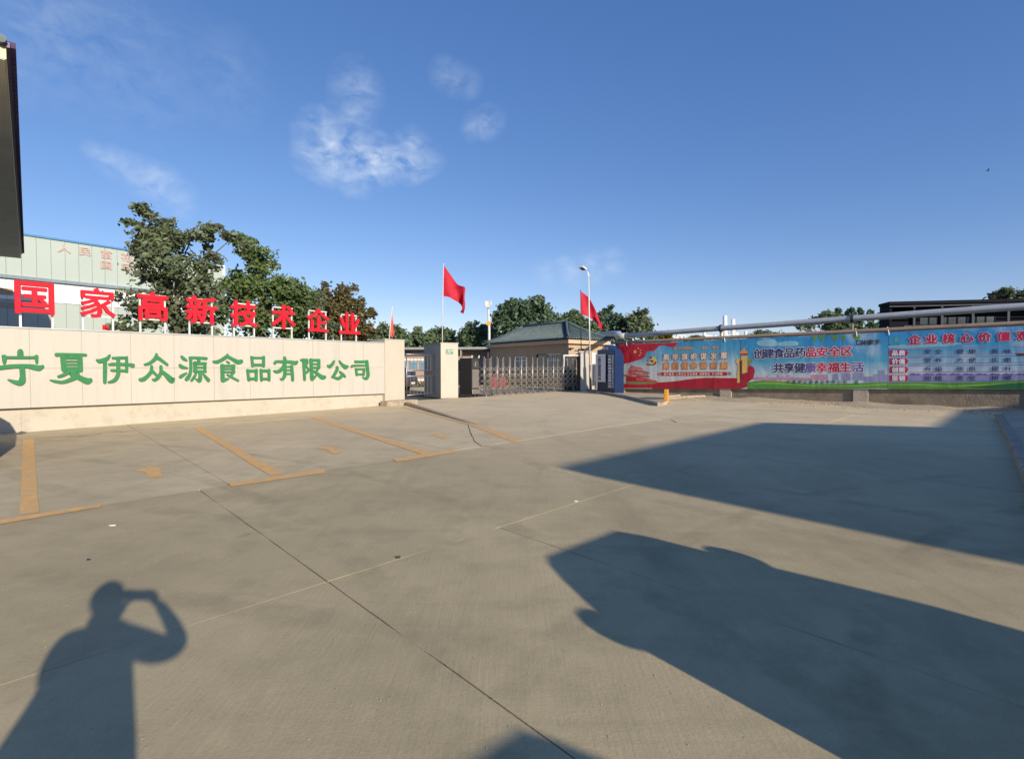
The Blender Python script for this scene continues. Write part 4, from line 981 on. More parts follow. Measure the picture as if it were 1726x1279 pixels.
# gold emblem on a ribbon
shape(B1, 'emblem_print', smoothpts(c8([(395, 248), (435, 262), (462, 300), (466, 345), (440, 372), (380, 380), (330, 378), (315, 352), (350, 345), (400, 342), (420, 320), (405, 290), (395, 248)])), 'p_gold', 3)
shape(B1, 'emblem_print', smoothpts(c8([(330, 345), (380, 362), (430, 352), (455, 320), (462, 345), (430, 372), (370, 376), (325, 372)])), 'p_brown', 4)
shape(B1, 'emblem_print', c8([(332, 310), (378, 262), (402, 250), (408, 268), (385, 285), (430, 325), (408, 338), (372, 300), (345, 322)]), 'p_brown', 5)
shape(B1, 'emblem_print', c8([(345, 296), (392, 280), (420, 300), (414, 310), (388, 298), (352, 308)]), 'p_gold', 6)
for x, y, r_ in ((520, 205, 3.0), (560, 160, 2.2), (500, 165, 1.3)): star(B1, *c8([(x, y)])[0], r_, 'p_sky', 3, .3)
# red pavilion print
g_ = [('p_rose', [(75, 425), (118, 372), (255, 408), (290, 440), (150, 432), (62, 445)]), ('p_red', [(95, 440), (270, 445), (290, 462), (180, 462), (80, 452)]), ('p_redpale', [(60, 460), (165, 432), (330, 462), (370, 480), (368, 492), (200, 470), (62, 478)]),
      ('p_red', [(75, 480), (185, 480), (352, 498), (352, 510), (190, 496), (78, 496)]), ('p_rose', [(45, 500), (170, 498), (370, 520), (372, 538), (160, 515), (48, 520)]), ('p_red2', [(200, 512), (352, 532), (372, 545), (180, 530)]),
      ('p_redpale', [(0, 500), (120, 520), (300, 548), (470, 590), (475, 606), (250, 570), (60, 530), (0, 520)]), ('p_red', [(45, 530), (170, 545), (330, 565), (470, 600), (470, 612), (180, 600), (50, 600)]), ('p_rose', [(180, 560), (300, 572), (300, 585), (190, 580)]), ('p_rose', [(330, 572), (440, 592), (440, 602), (320, 590)]),
      ('p_grass', [(45, 600), (200, 605), (440, 612), (500, 625), (440, 640), (45, 640)]), ('p_red', [(0, 628), (60, 632), (200, 640), (490, 626), (500, 690), (-60, 690), (-60, 620)])]
for i, (m_, q_) in enumerate(g_): shape(B1, 'pavilion_print', c8(q_), m_, 2 + i)
shape(B1, 'red_ribbon_print', smoothpts(c8([(470, 610), (600, 600), (760, 588), (900, 568), (1050, 552), (1200, 546), (1400, 546), (1560, 550), (1660, 535), (1700, 505)])) + [(1247, 640), (1247, 664), (1100, 664), (1100, 650)], 'p_red2', 14)
mb_ = smoothpts(c8([(480, 604), (700, 590), (900, 562), (1050, 546), (1200, 540), (1560, 543), (1640, 530)])); shape(B1, 'ribbon_edge_print', mb_ + [(x, y + .9) for x, y in mb_[::-1]], 'p_cream', 15)
txs = [600, 725, 855, 980, 1115, 1258, 1400]
htext(B1, W2, '高举旗帜谋发展', c8([(x, y) for x, y in zip(txs, [262, 260, 256, 254, 250, 246, 240])]), 11.4, .0125, M['p_red2'], .075)
htext(B1, W2, '高举旗帜谋发展', c8([(x, y) for x, y in zip(txs, [262, 260, 256, 254, 250, 246, 240])]), 11.0, .0140, M['p_cream'], .03)
htext(B1, W2, '勇担使命谱新篇', c8([(x, 386 - i) for i, x in enumerate(txs)]), 11.4, .0125, M['p_red2'], .075)
htext(B1, W2, '勇担使命谱新篇', c8([(x, 386 - i) for i, x in enumerate(txs)]), 11.0, .0140, M['p_gold2'], .035)
htext(B1, W2, '深入学习贯彻落实党的精神', c8([(720 + i * 34, 142 - i * .3) for i in range(8)] + [(1115, 136), (1155, 135), (1262, 130), (1302, 129)]), 4.3, .0125, M['p_gold2'], .05)
shape(B1, 'ribbon_label_print', c8([(515, 495), (540, 470), (1430, 466), (1458, 492), (1432, 520), (545, 522)]), 'p_red', 4)
for x in (468, 492):
    shape(B1, 'chevron_print', c8([(x, 497), (x + 26, 472), (x + 38, 472), (x + 12, 497), (x + 36, 521), (x + 24, 521)]), 'p_mag', 4)
for x in (1470, 1492): shape(B1, 'chevron_print', c8([(x + 14, 492), (x - 10, 466), (x - 22, 466), (x, 492), (x - 22, 518), (x - 10, 518)]), 'p_purple', 4)
xs_ = []
for g0, cnt in ((580, 4), (745, 4), (905, 4), (1075, 4), (1250, 4)):
    xs_ += [g0 + k * 37 for k in range(cnt)]
htext(B1, W2, '提升素质认清定位担当使命迎接挑战共创辉煌', c8([(x, 497 - i * .2) for i, x in enumerate(xs_)]), 3.9, .0125, M['p_cream'], .03)
# carved column print at the seam
shape(B1, 'column_print', c8([(1600, 560), (1612, 420), (1606, 330), (1650, 300), (1650, 490), (1670, 560)]), 'p_brown', 16)
q_ = [(1242.5, 645), (1244, 616), (1240, 608), (1243, 604), (1246, 604), (1247, 645)]; shape(B1, 'column_print', q_, 'p_gold', 17)
# banner 2
def c6(pts): return [(1240 + x / 6.638, 540 + y / 6.638) for x, y in pts]
B2 = banner(1247.6, 1496, 'blue sky banner about a food and drug safety zone, middle of the three', 'b2')
shape(B2, 'cloud_print', smoothpts(c6([(240, 235), (330, 215), (430, 215), (480, 245), (600, 230), (690, 240), (700, 275), (600, 290), (480, 285), (330, 290), (240, 270), (240, 235)])), 'p_sky', 1)
shape(B2, 'red_ribbon_print', [(1247.7, 662)] + c6([(55, 590), (100, 585), (130, 530), (150, 500), (200, 520), (215, 560), (205, 610), (195, 655), (150, 680), (130, 700), (132, 745)]), 'p_red2', 3)
shape(B2, 'column_print', c6([(60, 600), (64, 560), (60, 400), (130, 395), (132, 580)]), 'p_gold', 4)
shape(B2, 'column_print', c6([(50, 385), (50, 350), (70, 340), (92, 295), (112, 340), (138, 350), (135, 385)]), 'p_gold2', 5)
shape(B2, 'column_print', c6([(50, 372), (138, 368), (134, 388), (56, 390)]), 'p_red', 6)
shape(B2, 'cloud_wing_print', smoothpts(c6([(132, 440), (160, 425), (190, 445), (180, 480), (150, 500), (134, 490)])), 'p_grass', 2)
sk = [(200, 640), (240, 632), (330, 640), (335, 630), (362, 610), (368, 640), (460, 640), (465, 605), (480, 600), (490, 640), (520, 625), (560, 640), (568, 610), (590, 605), (600, 640), (640, 630), (650, 640), (700, 640)]
shape(B2, 'skyline_print', c6(sk + [(840, 645), (840, 672), (200, 668)]), 'p_pink', 2)
for (a_, b_, c_) in ((840, 1035, 605), (1080, 1150, 600), (1185, 1290, 592), (1305, 1435, 588)): shape(B2, 'skyline_print', c6([(a_, 668), (a_ + 8, c_), (b_ - 8, c_), (b_, 668)]), 'p_pink' if a_ < 900 else 'p_lilac', 3)
shape(B2, 'skyline_print', c6([(1435, 690), (1435, 630), (1540, 625), (1545, 600), (1600, 596), (1600, 558), (1665, 556), (1670, 605), (1705, 605), (1705, 690)]), 'p_lilac', 4)
shape(B2, 'meadow_print', smoothpts(c6([(135, 690), (300, 672), (500, 680), (700, 700), (1000, 715), (1300, 705), (1500, 695), (1700, 690)])) + c6([(1700, 760), (1000, 770), (135, 765)]), 'p_green', 5)
shape(B2, 'meadow_print', smoothpts(c6([(200, 705), (400, 690), (700, 712), (1100, 730), (1400, 722), (1700, 704)])) + smoothpts(c6([(1700, 722), (1400, 735), (1100, 742), (700, 728), (400, 712), (200, 716)])), 'p_lime', 6)
for x, y, s_ in ((880, 215, 1), (955, 205, 1.1), (1100, 200, 1.3), (1200, 205, 1), (1345, 195, 1.6)):
    shape(B2, 'leaf_print', c6([(x - 30 * s_, y - 35), (x + 20 * s_, y - 40), (x + 30 * s_, y - 5), (x + 8 * s_, y + 28 * s_), (x - 14 * s_, y + 5)]), 'p_leaf', 3)
X1 = [260, 370, 485, 600, 722]; X2 = [845, 967, 1105, 1240]
Y1 = lambda x: 372 - (x - 260) * .028
for X, tx, fm in ((X1, '创建食品药', 'p_navy'), (X2, '品安全区', 'p_mag')):
    htext(B2, W2, tx, c6([(x, Y1(x)) for x in X]), 16.4, .0115, M['p_white'], .085, 1.04)
    htext(B2, W2, tx, c6([(x, Y1(x)) for x in X]), 16.4, .0130, M[fm], .035, 1.04)
X3 = [480, 597, 718]; X4 = [840, 965, 1098, 1230, 1368]; Y2 = lambda x: 532 - (x - 480) * .012
for X, tx, fm in ((X3, '共享健', 'p_navy'), (X4[:1], '康', 'p_purple'), (X4[1:4], '幸福生', 'p_mag'), (X4[4:], '活', 'p_purple')):
    htext(B2, W2, tx, c6([(x, Y2(x)) for x in X]), 16.4, .0115, M['p_white'], .085, 1.04)
    htext(B2, W2, tx, c6([(x, Y2(x)) for x in X]), 16.4, .0130, M[fm], .035, 1.04)
htext(B2, W2, '宁夏伊众源食品有限公司宣', c6([(590 + i * 63, 690) for i in range(11)] + [(1352, 690)]), 6.2, .0120, M['p_dgreen'], .02)
htext(B2, W2, '口米家子', c6([(1378, 248), (1440, 248), (1510, 246), (1582, 244)]), 9.0, .0120, M['print_black'], .03)
# banner 3
def c5(pts): return [(1460 + x / 5.812, 480 + y / 5.812) for x, y in pts]
B3 = banner(1496.6, 1930, 'blue banner listing company core values in rows, rightmost of the three', 'b3')
shape(B3, 'cloud_print', smoothpts(c5([(215, 600), (300, 590), (450, 580), (600, 560), (800, 560), (950, 575), (800, 600), (600, 610), (400, 625), (215, 615)])), 'p_sky', 1)
shape(B3, 'water_print', c5([(215, 885), (2200, 882), (2200, 945), (215, 960)]), 'p_lilac', 1)
for a_ in range(420, 2000, 130): shape(B3, 'treeline_print', smoothpts(c5([(a_, 885), (a_ + 15, 872), (a_ + 45, 866), (a_ + 70, 872), (a_ + 95, 868), (a_ + 118, 885)])), 'p_purple', 2)
shape(B3, 'meadow_print', [(1496.8, 646)] + smoothpts(c5([(215, 962), (500, 952), (800, 958), (1100, 950), (1300, 945), (1546, 930), (2000, 900), (2600, 890)])) + [(1925, 664), (1496.8, 658)], 'p_green', 3)
shape(B3, 'meadow_print', smoothpts(c5([(215, 975), (500, 968), (800, 985), (1100, 975), (1300, 965), (1546, 950)])) + smoothpts(c5([(1546, 962), (1300, 982), (1100, 992), (800, 998), (500, 985), (215, 985)])), 'p_lime', 4)
shape(B3, 'meadow_print', smoothpts(c5([(950, 1000), (1200, 985), (1400, 965), (1700, 950), (2400, 930)])) + c5([(2400, 1040), (1200, 1016)]), 'p_dgreen', 5)
XT = [478, 638, 810, 985, 1160, 1348, 1538]; YT = [538, 532, 525, 520, 512, 505, 498]
htext(B3, W2, '企业核心价值观', c5(list(zip(XT, YT))), 15.6, .0120, M['p_white'], .085, 1.06)
htext(B3, W2, '企业核心价值观', c5(list(zip(XT, YT))), 15.6, .0135, M['p_mag'], .05, 1.06)
star(B3, *c5([(292, 522)])[0], 3.6, 'p_teal', 4, 0); star(B3, *c5([(292, 545)])[0], 5.2, 'p_teal', 5, 0)
htext(B3, W2, '伊众源', c5([(255, 582), (292, 580), (329, 578)]), 3.6, .0120, M['p_teal'], .02)
rows = [('品质', '安全健康美味', 668, 655), ('价值', '营养方便实惠', 750, 740), ('创新', '升级改良提升', 832, 826), ('坚韧', '团结责任拼搏', 915, 915)]
for i, (h_, t_, yb, yt) in enumerate(rows):
    shape(B3, 'row_label_print', c5([(228, yb - 30), (390, yb - 32), (415, yb - 2), (392, yb + 30), (228, yb + 32)]), 'p_mag', 6)
    htext(B3, W2, h_, c5([(282, yb), (350, yb)]), 8.6, .0120, M['p_white'], .05)
    htext(B3, W2, t_, c5([(x, yt - (x - 600) * .006) for x in (602, 708, 918, 1038, 1262, 1385)]), 8.0, .0120, M['p_navy'], .01, 1.25)
    for dy in (-34, 30):
        shape(B3, 'row_line_print', c5([(412, yb + dy - 6), (2400, yb + dy - 50 + i * 14), (2400, yb + dy - 47 + i * 14), (412, yb + dy - 2)]), 'p_purple' if i else 'p_rose', 5)
shape(B3, 'fish_print', c5([(1455, 662), (1480, 675), (1520, 672), (1600, 668), (1610, 690), (1530, 695), (1490, 698), (1475, 685)]), 'p_brown', 5)

# ================================================================== PIPES behind the right wall
def wpt(px, py, off): return W2.at(px, py, off)
t = thing('steam_pipe', wpt(1300, 550, -1.5), 'thick silver insulated pipe running above the banner wall', 'pipe')
off = -1.3
main = [wpt(1045, 566.5, off), wpt(1130, 560.2, off), wpt(1215, 553.5, off), wpt(1300, 547.5, off), wpt(1437, 537, off), wpt(1580, 526.5, off), wpt(1726, 516.5, off), wpt(1900, 504, off)]
mb = MB(); mb.path(main, [.135] * 8, 14); mb.build('main_run', M['pipe'], t, smooth=True)
e0 = main[0]; e1 = P(1043, 562.5, 34.5); e2 = P(1037, 562, 41.5); e3 = P(1000, 566, 52)
mb = MB(); mb.path([e0 + Vector((.25, -.25, 0)), e0, e0 + Vector((-.12, .18, .04)), e1, e2, e3], [.165, .175, .185, .185, .22, .26], 14); mb.build('elbow', M['pipe'], t, smooth=True)
for px in (1215, 1437):
    p = wpt(px, 553.5 if px < 1300 else 537, off); mb = MB(); mb.tube(p - W2.u * .05, p + W2.u * .05, .19, n=14); mb.build('flange', M['dark_metal'], t)
    mb = MB(); mb.tube(p, Vector((p.x, p.y, 0)), .05); mb.build('support', M['steel_dull'], t)
for px in (1067, 1085, 1187):
    p = wpt(px, 565, off); mb = MB(); mb.tube(Vector((p.x, p.y, p.z - .1)), Vector((p.x, p.y, 1.5)), .06); mb.build('support', M['white_paint'], t)

# white plant pipework far behind the wall
DP = 60
t = thing('pipe_rack', P(1240, 575, DP), 'far white industrial pipework with two chimneys above the wall', 'pipe rack')
mb = MB()
for px, y0 in ((1222, 532), (1235.5, 538)): mb.tube(P(px, 590, DP), P(px, y0, DP), .27, .22, 10)
mb.build('chimney', M['white_paint'], t, smooth=True)
for pts_ in ([(1187, 590), (1187, 560)], [(1215.5, 590), (1215.5, 556)], [(1257, 590), (1257, 558)], [(1262, 580), (1270, 565)], [(1187, 566), (1215, 571), (1228, 566), (1240, 572), (1270, 566)], [(1198, 575), (1205, 566), (1212, 572)], [(1228, 575), (1229, 562), (1233, 574)], [(1242, 560), (1242, 575)], [(1247, 574), (1250, 568)]):
    mb = MB(); mb.path([P(x, y, DP) for x, y in pts_], .16, 6); mb.build('pipe', M['white_paint'], t)
t = thing('pipe_portal', P(1140, 570, 48), 'far pair of small white pipe frames below the silver pipe', 'pipe frame')
for q_ in ([(1126, 582), (1127, 568), (1139, 569), (1139, 582)], [(1140, 580), (1142, 565), (1154, 566), (1155, 580)], [(1133, 582), (1133, 569)], [(1148, 580), (1148, 566)]):
    mb = MB(); mb.path([P(x, y, 48) for x, y in q_], .11, 6); mb.build('pipe', M['white_paint'], t)

# ================================================================== DARK OPEN SHED on the right
sa_ = P(1496, 552, 33); sb2 = P(1760, 552, 31.2); sa_.z = sb2.z = 0
SH = Plane(sa_, sb2); lsh = 16
sh = thing('open_shed', SH.pt(5, 0), 'dark flat roofed open shed rising behind the right wall', 'shed')
zA = SH.at(1493, 510).z
def shb(name, s0, s1, z0, z1, o0, o1, m): mb = MB(); slabbox(mb, SH, s0, s1, z0, z1, o0, o1); return mb.build(name, m, sh)
shb('roof', -.05, lsh, zA - .16, zA + .02, -1.2, .3, M['shed_dark'])
shb('roof_beam', -.05, lsh, zA - .32, zA - .24, .3, .36, M['shed_steel'])
shb('side_wall', .02, .14, 0, zA - .17, -1.2, .2, M['shed_dark'])
shb('back_wall', .15, lsh, 0, zA - .17, -1.2, -1.1, M['shed_dark'])
shb('low_wall', .9, lsh, 0, SH.at(1600, 546).z - .05, -.2, 0, M['shed_steel'])
for px in (1541, 1588, 1640, 1700):
    s = SH.sz(px, 530)[0]; shb('column', s - .06, s + .06, 0, zA - .17, -.1, .02, M['shed_steel'])
shb('brace', .1, 1.4, zA - .75, zA - .68, -.1, -.05, M['shed_steel'])
for k in range(8):
    s0 = SH.sz(1553 + k * 16, 535)[0]; s1 = SH.sz(1566.5 + k * 16, 535)[0]; z1 = SH.at(1600, 534.5).z; z0 = SH.at(1600, 546).z
    mb = MB(); slabbox(mb, SH, s0, s1, z0, z1, -.16, -.13); wn_o = mb.build('window', M['glass'], sh)
    mb = MB(); slabbox(mb, SH, s1 + .004, s1 + .07, z0, z1, -.17, -.10); mb.build('mullion', M['shed_dark'], wn_o)

# ================================================================== RIGHT RAISED BED
rb0 = G(1690, 707); rb1 = G(1726, 766); rb2 = G(1830, 960)
t = thing('raised_bed', rb0, 'raised soil bed with a worn stone kerb at the right edge', 'kerb')
mb = MB(); polyb = [rb0, rb1, rb2, rb2 + Vector((9, 2, 0)), rb0 + Vector((9, 3.4, 0)), rb0 + Vector((.5, .6, 0))]
mb.prism([(p.x, p.y) for p in polyb], -.03, .14)
if sum(polyb[i].x * polyb[(i + 1) % 6].y - polyb[(i + 1) % 6].x * polyb[i].y for i in range(6)) < 0: mb.f = [f[::-1] for f in mb.f]
mb.build('bed_soil', M['sand'], t)
for p, q in ((rb0, rb1), (rb1, rb2)):
    pl_ = Plane(p, q); n_ = max(2, int((q - p).length / .9)); ll = (q - p).length
    for k in range(n_):
        mb = MB(); slabbox(mb, pl_, ll * k / n_ + .01, ll * (k + 1) / n_ - .01, -.03, .16 + random.uniform(-.015, .015), .004, .15 + random.uniform(0, .02)); mb.build('kerb_stone', M['kerb'], t, bevel=.02)
# ================================================================== FLAGS, LAMPS
def flagmesh(mb, top, bot, dpt, wave, nv=8, phase=0.0):
    tp = smoothpts(top, 4); bt = smoothpts(bot, 4)
    def samp(l, t):
        f = t * (len(l) - 1); i = min(int(f), len(l) - 2); r_ = f - i; return (l[i][0] + (l[i + 1][0] - l[i][0]) * r_, l[i][1] + (l[i + 1][1] - l[i][1]) * r_)
    nu = 22; vs = []
    for i in range(nu + 1):
        a = samp(tp, i / nu); b = samp(bt, i / nu)
        for j in range(nv + 1):
            t = j / nv; x = a[0] + (b[0] - a[0]) * t; y = a[1] + (b[1] - a[1]) * t
            vs.append(P(x, y, dpt + wave * (i / nu) * math.sin(i / nu * 9 - t * 4.2 + phase) + wave * .4 * math.sin(t * 7 + i * .6) * i / nu))
    mb.add(vs, [(i * (nv + 1) + j, i * (nv + 1) + j + 1, (i + 1) * (nv + 1) + j + 1, (i + 1) * (nv + 1) + j) for i in range(nu) for j in range(nv)])
def flagpole(label, base, mid, top, dpt, tf, bf, m, wave, pm_, r_=.022, phase=0.0):
    t = thing('flag', P(*base, dpt), label, 'flag', 'red flags at the gateway')
    mb = MB(); mb.path([P(*base, dpt), P(*mid, dpt), P(*top, dpt)], [r_ * 1.3, r_, r_ * .8], 8); mb.build('pole', pm_, t, smooth=True)
    mb = MB(); mb.ell(P(*top, dpt), r_ * 1.4, r_ * 1.4, r_ * 1.6, 8, 5); mb.build('finial', pm_, t)
    mb = MB(); flagmesh(mb, tf, bf, dpt, wave, phase=phase); mb.build('cloth', m, t, smooth=True)
flagpole('large red flag flying from the free standing cream pillar, the tallest flag', (745.5, 578.5), (746, 520), (747.6, 445), 26.5,
         [(747.9, 447), (758, 461), (770, 478), (777, 482), (784.3, 485), (783, 500), (784, 517), (781, 529)], [(746.4, 500), (751, 499.5), (757, 501), (764, 505), (772, 509.5), (777, 514), (779, 520), (775.5, 526)], M['flag'], .22, M['frame_white'])
flagpole('red flag hanging slanted above the navy sign and white gate post', (979.5, 592), (979, 540), (978.7, 490), 33.9,
         [(979, 491), (986, 496), (993.5, 503), (1003.7, 522), (1009.8, 538), (1014, 547), (1018, 552), (1017, 557)], [(979.6, 530), (984, 531), (990.5, 533.7), (997.6, 537.8), (1004, 543), (1008, 547), (1011, 551.5), (1015.5, 557)], M['flag'], .2, M['dark_metal'], phase=1.4)
flagpole('faded limp red flag on a leaning pole above the first pillar', (656, 573.5), (658, 545), (661, 518), 22.4,
         [(660.5, 524), (662, 536), (663.5, 547), (664.5, 556), (664.5, 563), (662.5, 568)], [(657.3, 562), (658, 566), (659, 566), (660, 570), (660.3, 569), (661, 571)], M['flag_faded'], .08, M['frame_white'], .02)
t = thing('street_lamp', P(995, 658, 33.2), 'tall street lamp with one tilted head beside the white gate post', 'street lamp')
d_ = 33.2; mb = MB(); b0 = P(995.5, 658, d_); b0.z = .1
mb.path([b0, P(994.5, 615, d_)], [.085, .08], 10); mb.build('pole_base', M['steel_dull'], t, smooth=True)
mb = MB(); mb.path([P(994.5, 615, d_), P(992, 462, d_)], [.05, .035], 8); mb.build('pole', M['frame_white'], t, smooth=True)
mb = MB(); mb.path([P(992, 465, d_), P(990.5, 459, d_), P(987, 455, d_ - .1)], .035, 8); mb.tube(P(990, 466, d_), P(994.5, 466, d_), .05); mb.build('arm', M['alu'], t)
c = P(985.5, 454.5, d_ - .1); q = P(981.5, 451.5, d_ - .3); dr = (q - c).normalized(); mb = MB()
sd = dr.cross(Vector((0, 0, 1))).normalized() * .17; up = sd.cross(dr).normalized() * .11
mb.box(c - sd - up * .5, sd * 2, dr * .45, up); mb.build('lamp_head', M['frame_white'], t, bevel=.02)
mb = MB(); mb.box(c - sd * .8 - up * .56 + dr * .05, sd * 1.6, dr * .35, up * .05); mb.build('lens', M['glass'], t)
t = thing('floodlight_mast', P(823, 600, 60), 'distant slim mast with white floodlights behind the gatehouse', 'floodlight')
mb = MB(); b0 = P(824.5, 616, 60); b0.z = 0; mb.path([b0, P(824.5, 556, 60), P(823, 515, 60)], [.2, .14, .1], 8); mb.build('pole', M['frame_white'], t, smooth=True)
for x, y in ((820, 512), (825, 511), (822.5, 515)):
    c = P(x, y, 59.7); mb = MB(); mb.cbox(c - Vector((0, 0, .25)), .4, .25, .5, random.uniform(-.5, .5)); mb.build('floodlight', M['frame_white'], t)
mb = MB(); c = P(823.5, 548, 60); mb.cbox(c, .5, .3, .4); mb.build('control_box', M['yellow'], t)
t = thing('bird', P(1665, 288, 60), 'tiny dark bird gliding high in the sky on the right', 'bird')
mb = MB(); c = P(1665, 288, 60); mb.ell(c, .20, .07, .06, 8, 5); mb.build('body', M['black'], t)
for s in (-1, 1):
    mb = MB(); mb.add([c + Vector((.08, 0, 0)), c + Vector((-.08, 0, 0)), c + Vector((-.1 + .12 * s, s * .3, .12)), c + Vector((.12 * s, s * .35, .14))], [(0, 1, 2, 3)]); mb.build('wing', M['black'], t)

# ================================================================== BEHIND THE GATE
t = thing('workshop', P(760, 600, 50), 'low pinkish workshop with grey roof and blue windows behind the gate', 'building')
wa_ = P(600, 600, 52); wb_ = P(850, 600, 50); wa_.z = wb_.z = 0
WS = Plane(wa_, wb_); lw = (wb_ - wa_).length
def wsb(name, s0, s1, z0, z1, o0, o1, m, par=None): mb = MB(); slabbox(mb, WS, s0, s1, z0, z1, o0, o1); return mb.build(name, m, par or t)
wsb('wall', 0, lw, 0, 3.1, -6, 0, M['pink_wall']); wsb('roof', -.3, lw + .3, 3.102, 3.3, -6.3, 1.0, M['grey_roof']); wsb('gutter', -.3, lw + .3, 3.0, 3.1, 1.002, 1.1, M['dark_metal'])
wsb('wall_band', 0, 7.4, 2.55, 2.8, .002, .08, M['white_paint']); wsb('wall_band', 0, 7.4, 2.05, 2.25, .002, .08, M['white_paint'])
for k in range(7):
    s = .4 + k * 1.0; wn_o = wsb('window', s, s + .8, 1.2, 2.0, .002, .06, M['alu']); wsb('pane', s + .06, s + .74, 1.26, 1.94, .062, .07, M['teal_dark'], wn_o)
for k in range(3):
    s = 9.3 + k * 1.6; wn_o = wsb('window', s, s + 1.1, 1.0, 2.2, .002, .06, M['alu']); wsb('pane', s + .06, s + 1.04, 1.06, 2.14, .062, .07, M['glass'], wn_o)
for s in (8.0, 10.6, 13.4): wsb('column', s, s + .12, 0, 3.1, .85, .97, M['steel_dull'])
pw_ = thing('planter_wall', P(702, 650, 44), 'low white planter wall seen through the side gate', 'wall')
mb = MB(); c0 = P(684, 650, 44); c1 = P(719, 650, 44); c0.z = c1.z = 0; PW = Plane(c0, c1); slabbox(mb, PW, 0, (c1 - c0).length, .0, .50, -.3, 0); mb.build('body', M['white_paint'], pw_)
mb = MB()
for i in range(500):
    s = random.uniform(0, 1.75); z = random.uniform(.0, .34); c = PW.pt(s, z, random.uniform(.25, .8)); a = Vector((random.gauss(0, 1), random.gauss(0, 1), random.gauss(0, 1))).normalized() * .05; b = a.orthogonal().normalized() * .04
    mb.add([c - a, c - b, c + a, c + b], [(0, 1, 2, 3)])
mb.build('flower_bed', M['leaf_yellow'], None); tag(bpy.data.objects['flower_bed'], 'strip of yellow green flowers in front of the low white planter wall', 'flowers', kind='stuff')
for i, (x0, x1) in enumerate(((826, 838), (841, 854))):
    t = thing('barrier', P((x0 + x1) / 2, 656, 39), ['red plastic road barrier behind the accordion gate, left of the two', 'red plastic road barrier behind the accordion gate, right of the two'][i], 'barrier', 'red barriers behind the gate')
    c = P((x0 + x1) / 2, 650, 39); c.z = 0; wdt = (x1 - x0) * 39 / F
    mb = MB(); mb.add([c + Vector((sx * wdt * k, sy * kk, z)) for z, k, kk in ((0, .5, .24), (.2, .5, .24), (.35, .47, .11), (.75, .45, .09)) for sx, sy in ((-1, -1), (1, -1), (1, 1), (-1, 1))],
                      [(3, 2, 1, 0), (12, 13, 14, 15)] + [(r_ * 4 + k, r_ * 4 + (k + 1) % 4, r_ * 4 + 4 + (k + 1) % 4, r_ * 4 + 4 + k) for r_ in range(3) for k in range(4)]); mb.build('body', M['red_plastic'], t)
t = thing('post', P(823, 640, 37), 'dark upright post behind the accordion gate', 'post'); c = P(823, 640, 37); c.z = 0
mb = MB(); mb.cbox(c, .12, .12, 2.5); mb.build('shaft', M['dark_metal'], t)
t = thing('barrier_stand', P(776, 650, 31), 'thin reddish post with a small white box right of the flag pillar', 'post'); c = P(776.5, 650, 31); c.z = 0
mb = MB(); mb.tube(c, c + Vector((0, 0, 2.5)), .04); mb.build('shaft', M['steel_dull'], t)
mb = MB(); mb.cbox(c + Vector((.05, -.1, 1.1)), .16, .12, .26); mb.build('box', M['white_paint'], t)
mb = MB(); mb.cbox(c + Vector((.02, 0, .0)), .3, .3, .36); mb.build('foot', M['frame_white'], t)

# ================================================================== TEAL FACTORY behind the sign wall
TZ = 12.0
ta = G(35, 395, TZ); tb = G(375, 446, TZ); TF = Plane(ta, tb); tl = (tb - ta).length
t = thing('factory', TF.pt(tl / 2, 0), 'pale teal metal clad factory with faint pink characters and a white band', 'factory')
tx0 = -12.0
def tfb(name, s0, s1, z0, z1, o0, o1, m, par=None, z0b=None, z1b=None): mb = MB(); slabbox(mb, TF, s0, s1, z0, z1, o0, o1, 0, z0b, z1b); return mb.build(name, m, par or t)
tfb('wall_core', tx0, tl, 0, TZ - .05, -12, -.06, M['gutter'])
zg0 = TF.at(0, 464).z; zg1 = TF.at(235, 485.5).z; zb0 = TF.at(93, 510.5).z; zb1 = TF.at(131, 513).z
zg = (zg0 + zg1) / 2; zbd = (zb0 + zb1) / 2
npn = 30
for k in range(npn):
    s0 = tx0 + (tl - tx0) * k / npn; s1 = tx0 + (tl - tx0) * (k + 1) / npn
    tfb('cladding_panel', s0 + .012, s1 - .012, zg + .02, TZ - .05, -.055, random.uniform(-.003, .003), M['teal_panel'])
    tfb('cladding_panel', s0 + .012, s1 - .012, .0, zbd - .03, -.055, random.uniform(-.003, .003), M['teal_panel'])
    if k % 2 == 0: tfb('band_panel', s0 + .012, tx0 + (tl - tx0) * (k + 2) / npn - .012, zbd, zg - .25, -.055, .06, M['band_white'])
tfb('roof_edge', tx0 - .1, tl + .1, TZ - .048, TZ + .10, -12, .12, M['blue_trim'])
tfb('gutter', tx0, tl, zg - .24, zg + .01, -.05, .34, M['gutter'])
tfb('end_strip', tl + .002, tl + .25, 0, TZ - .06, -.6, .02, M['white_paint'])
mb = MB(); sd0 = TF.pt(tl + .26, 0, -.1); mb.box(sd0, -TF.n * 11 + TF.u * .02, TF.u * .02, (0, 0, TZ - .3)); mb.build('side_wall', M['blue_trim'], t)
tfb('window', tx0, s_of(22, .07, TF, 490), TF.at(10, 497).z, TF.at(10, 486).z, .062, .10, M['gate_wall'])
tfb('window', tx0, s_of(26, .07, TF, 515), TF.at(10, 518).z, TF.at(10, 509).z, .002, .05, M['steel_dull'])
def tchar(ch, px, py, h):
    mb = MB(); o = TF.at(px, py, .02); hh = h * o.y / F; glyph(mb, ch, o, TF.u * hh * 1.2, Vector((0, 0, hh)), TF.n, .02, ext=.06, k=4); mb.build('character', M['pale_pink'], t)
for ch, px, py in (('人', 108, 419), ('民', 143, 424), ('富', 179, 429), ('裕', 214, 434), ('国', 179, 447), ('家', 214, 451)): tchar(ch, px, py, 15)
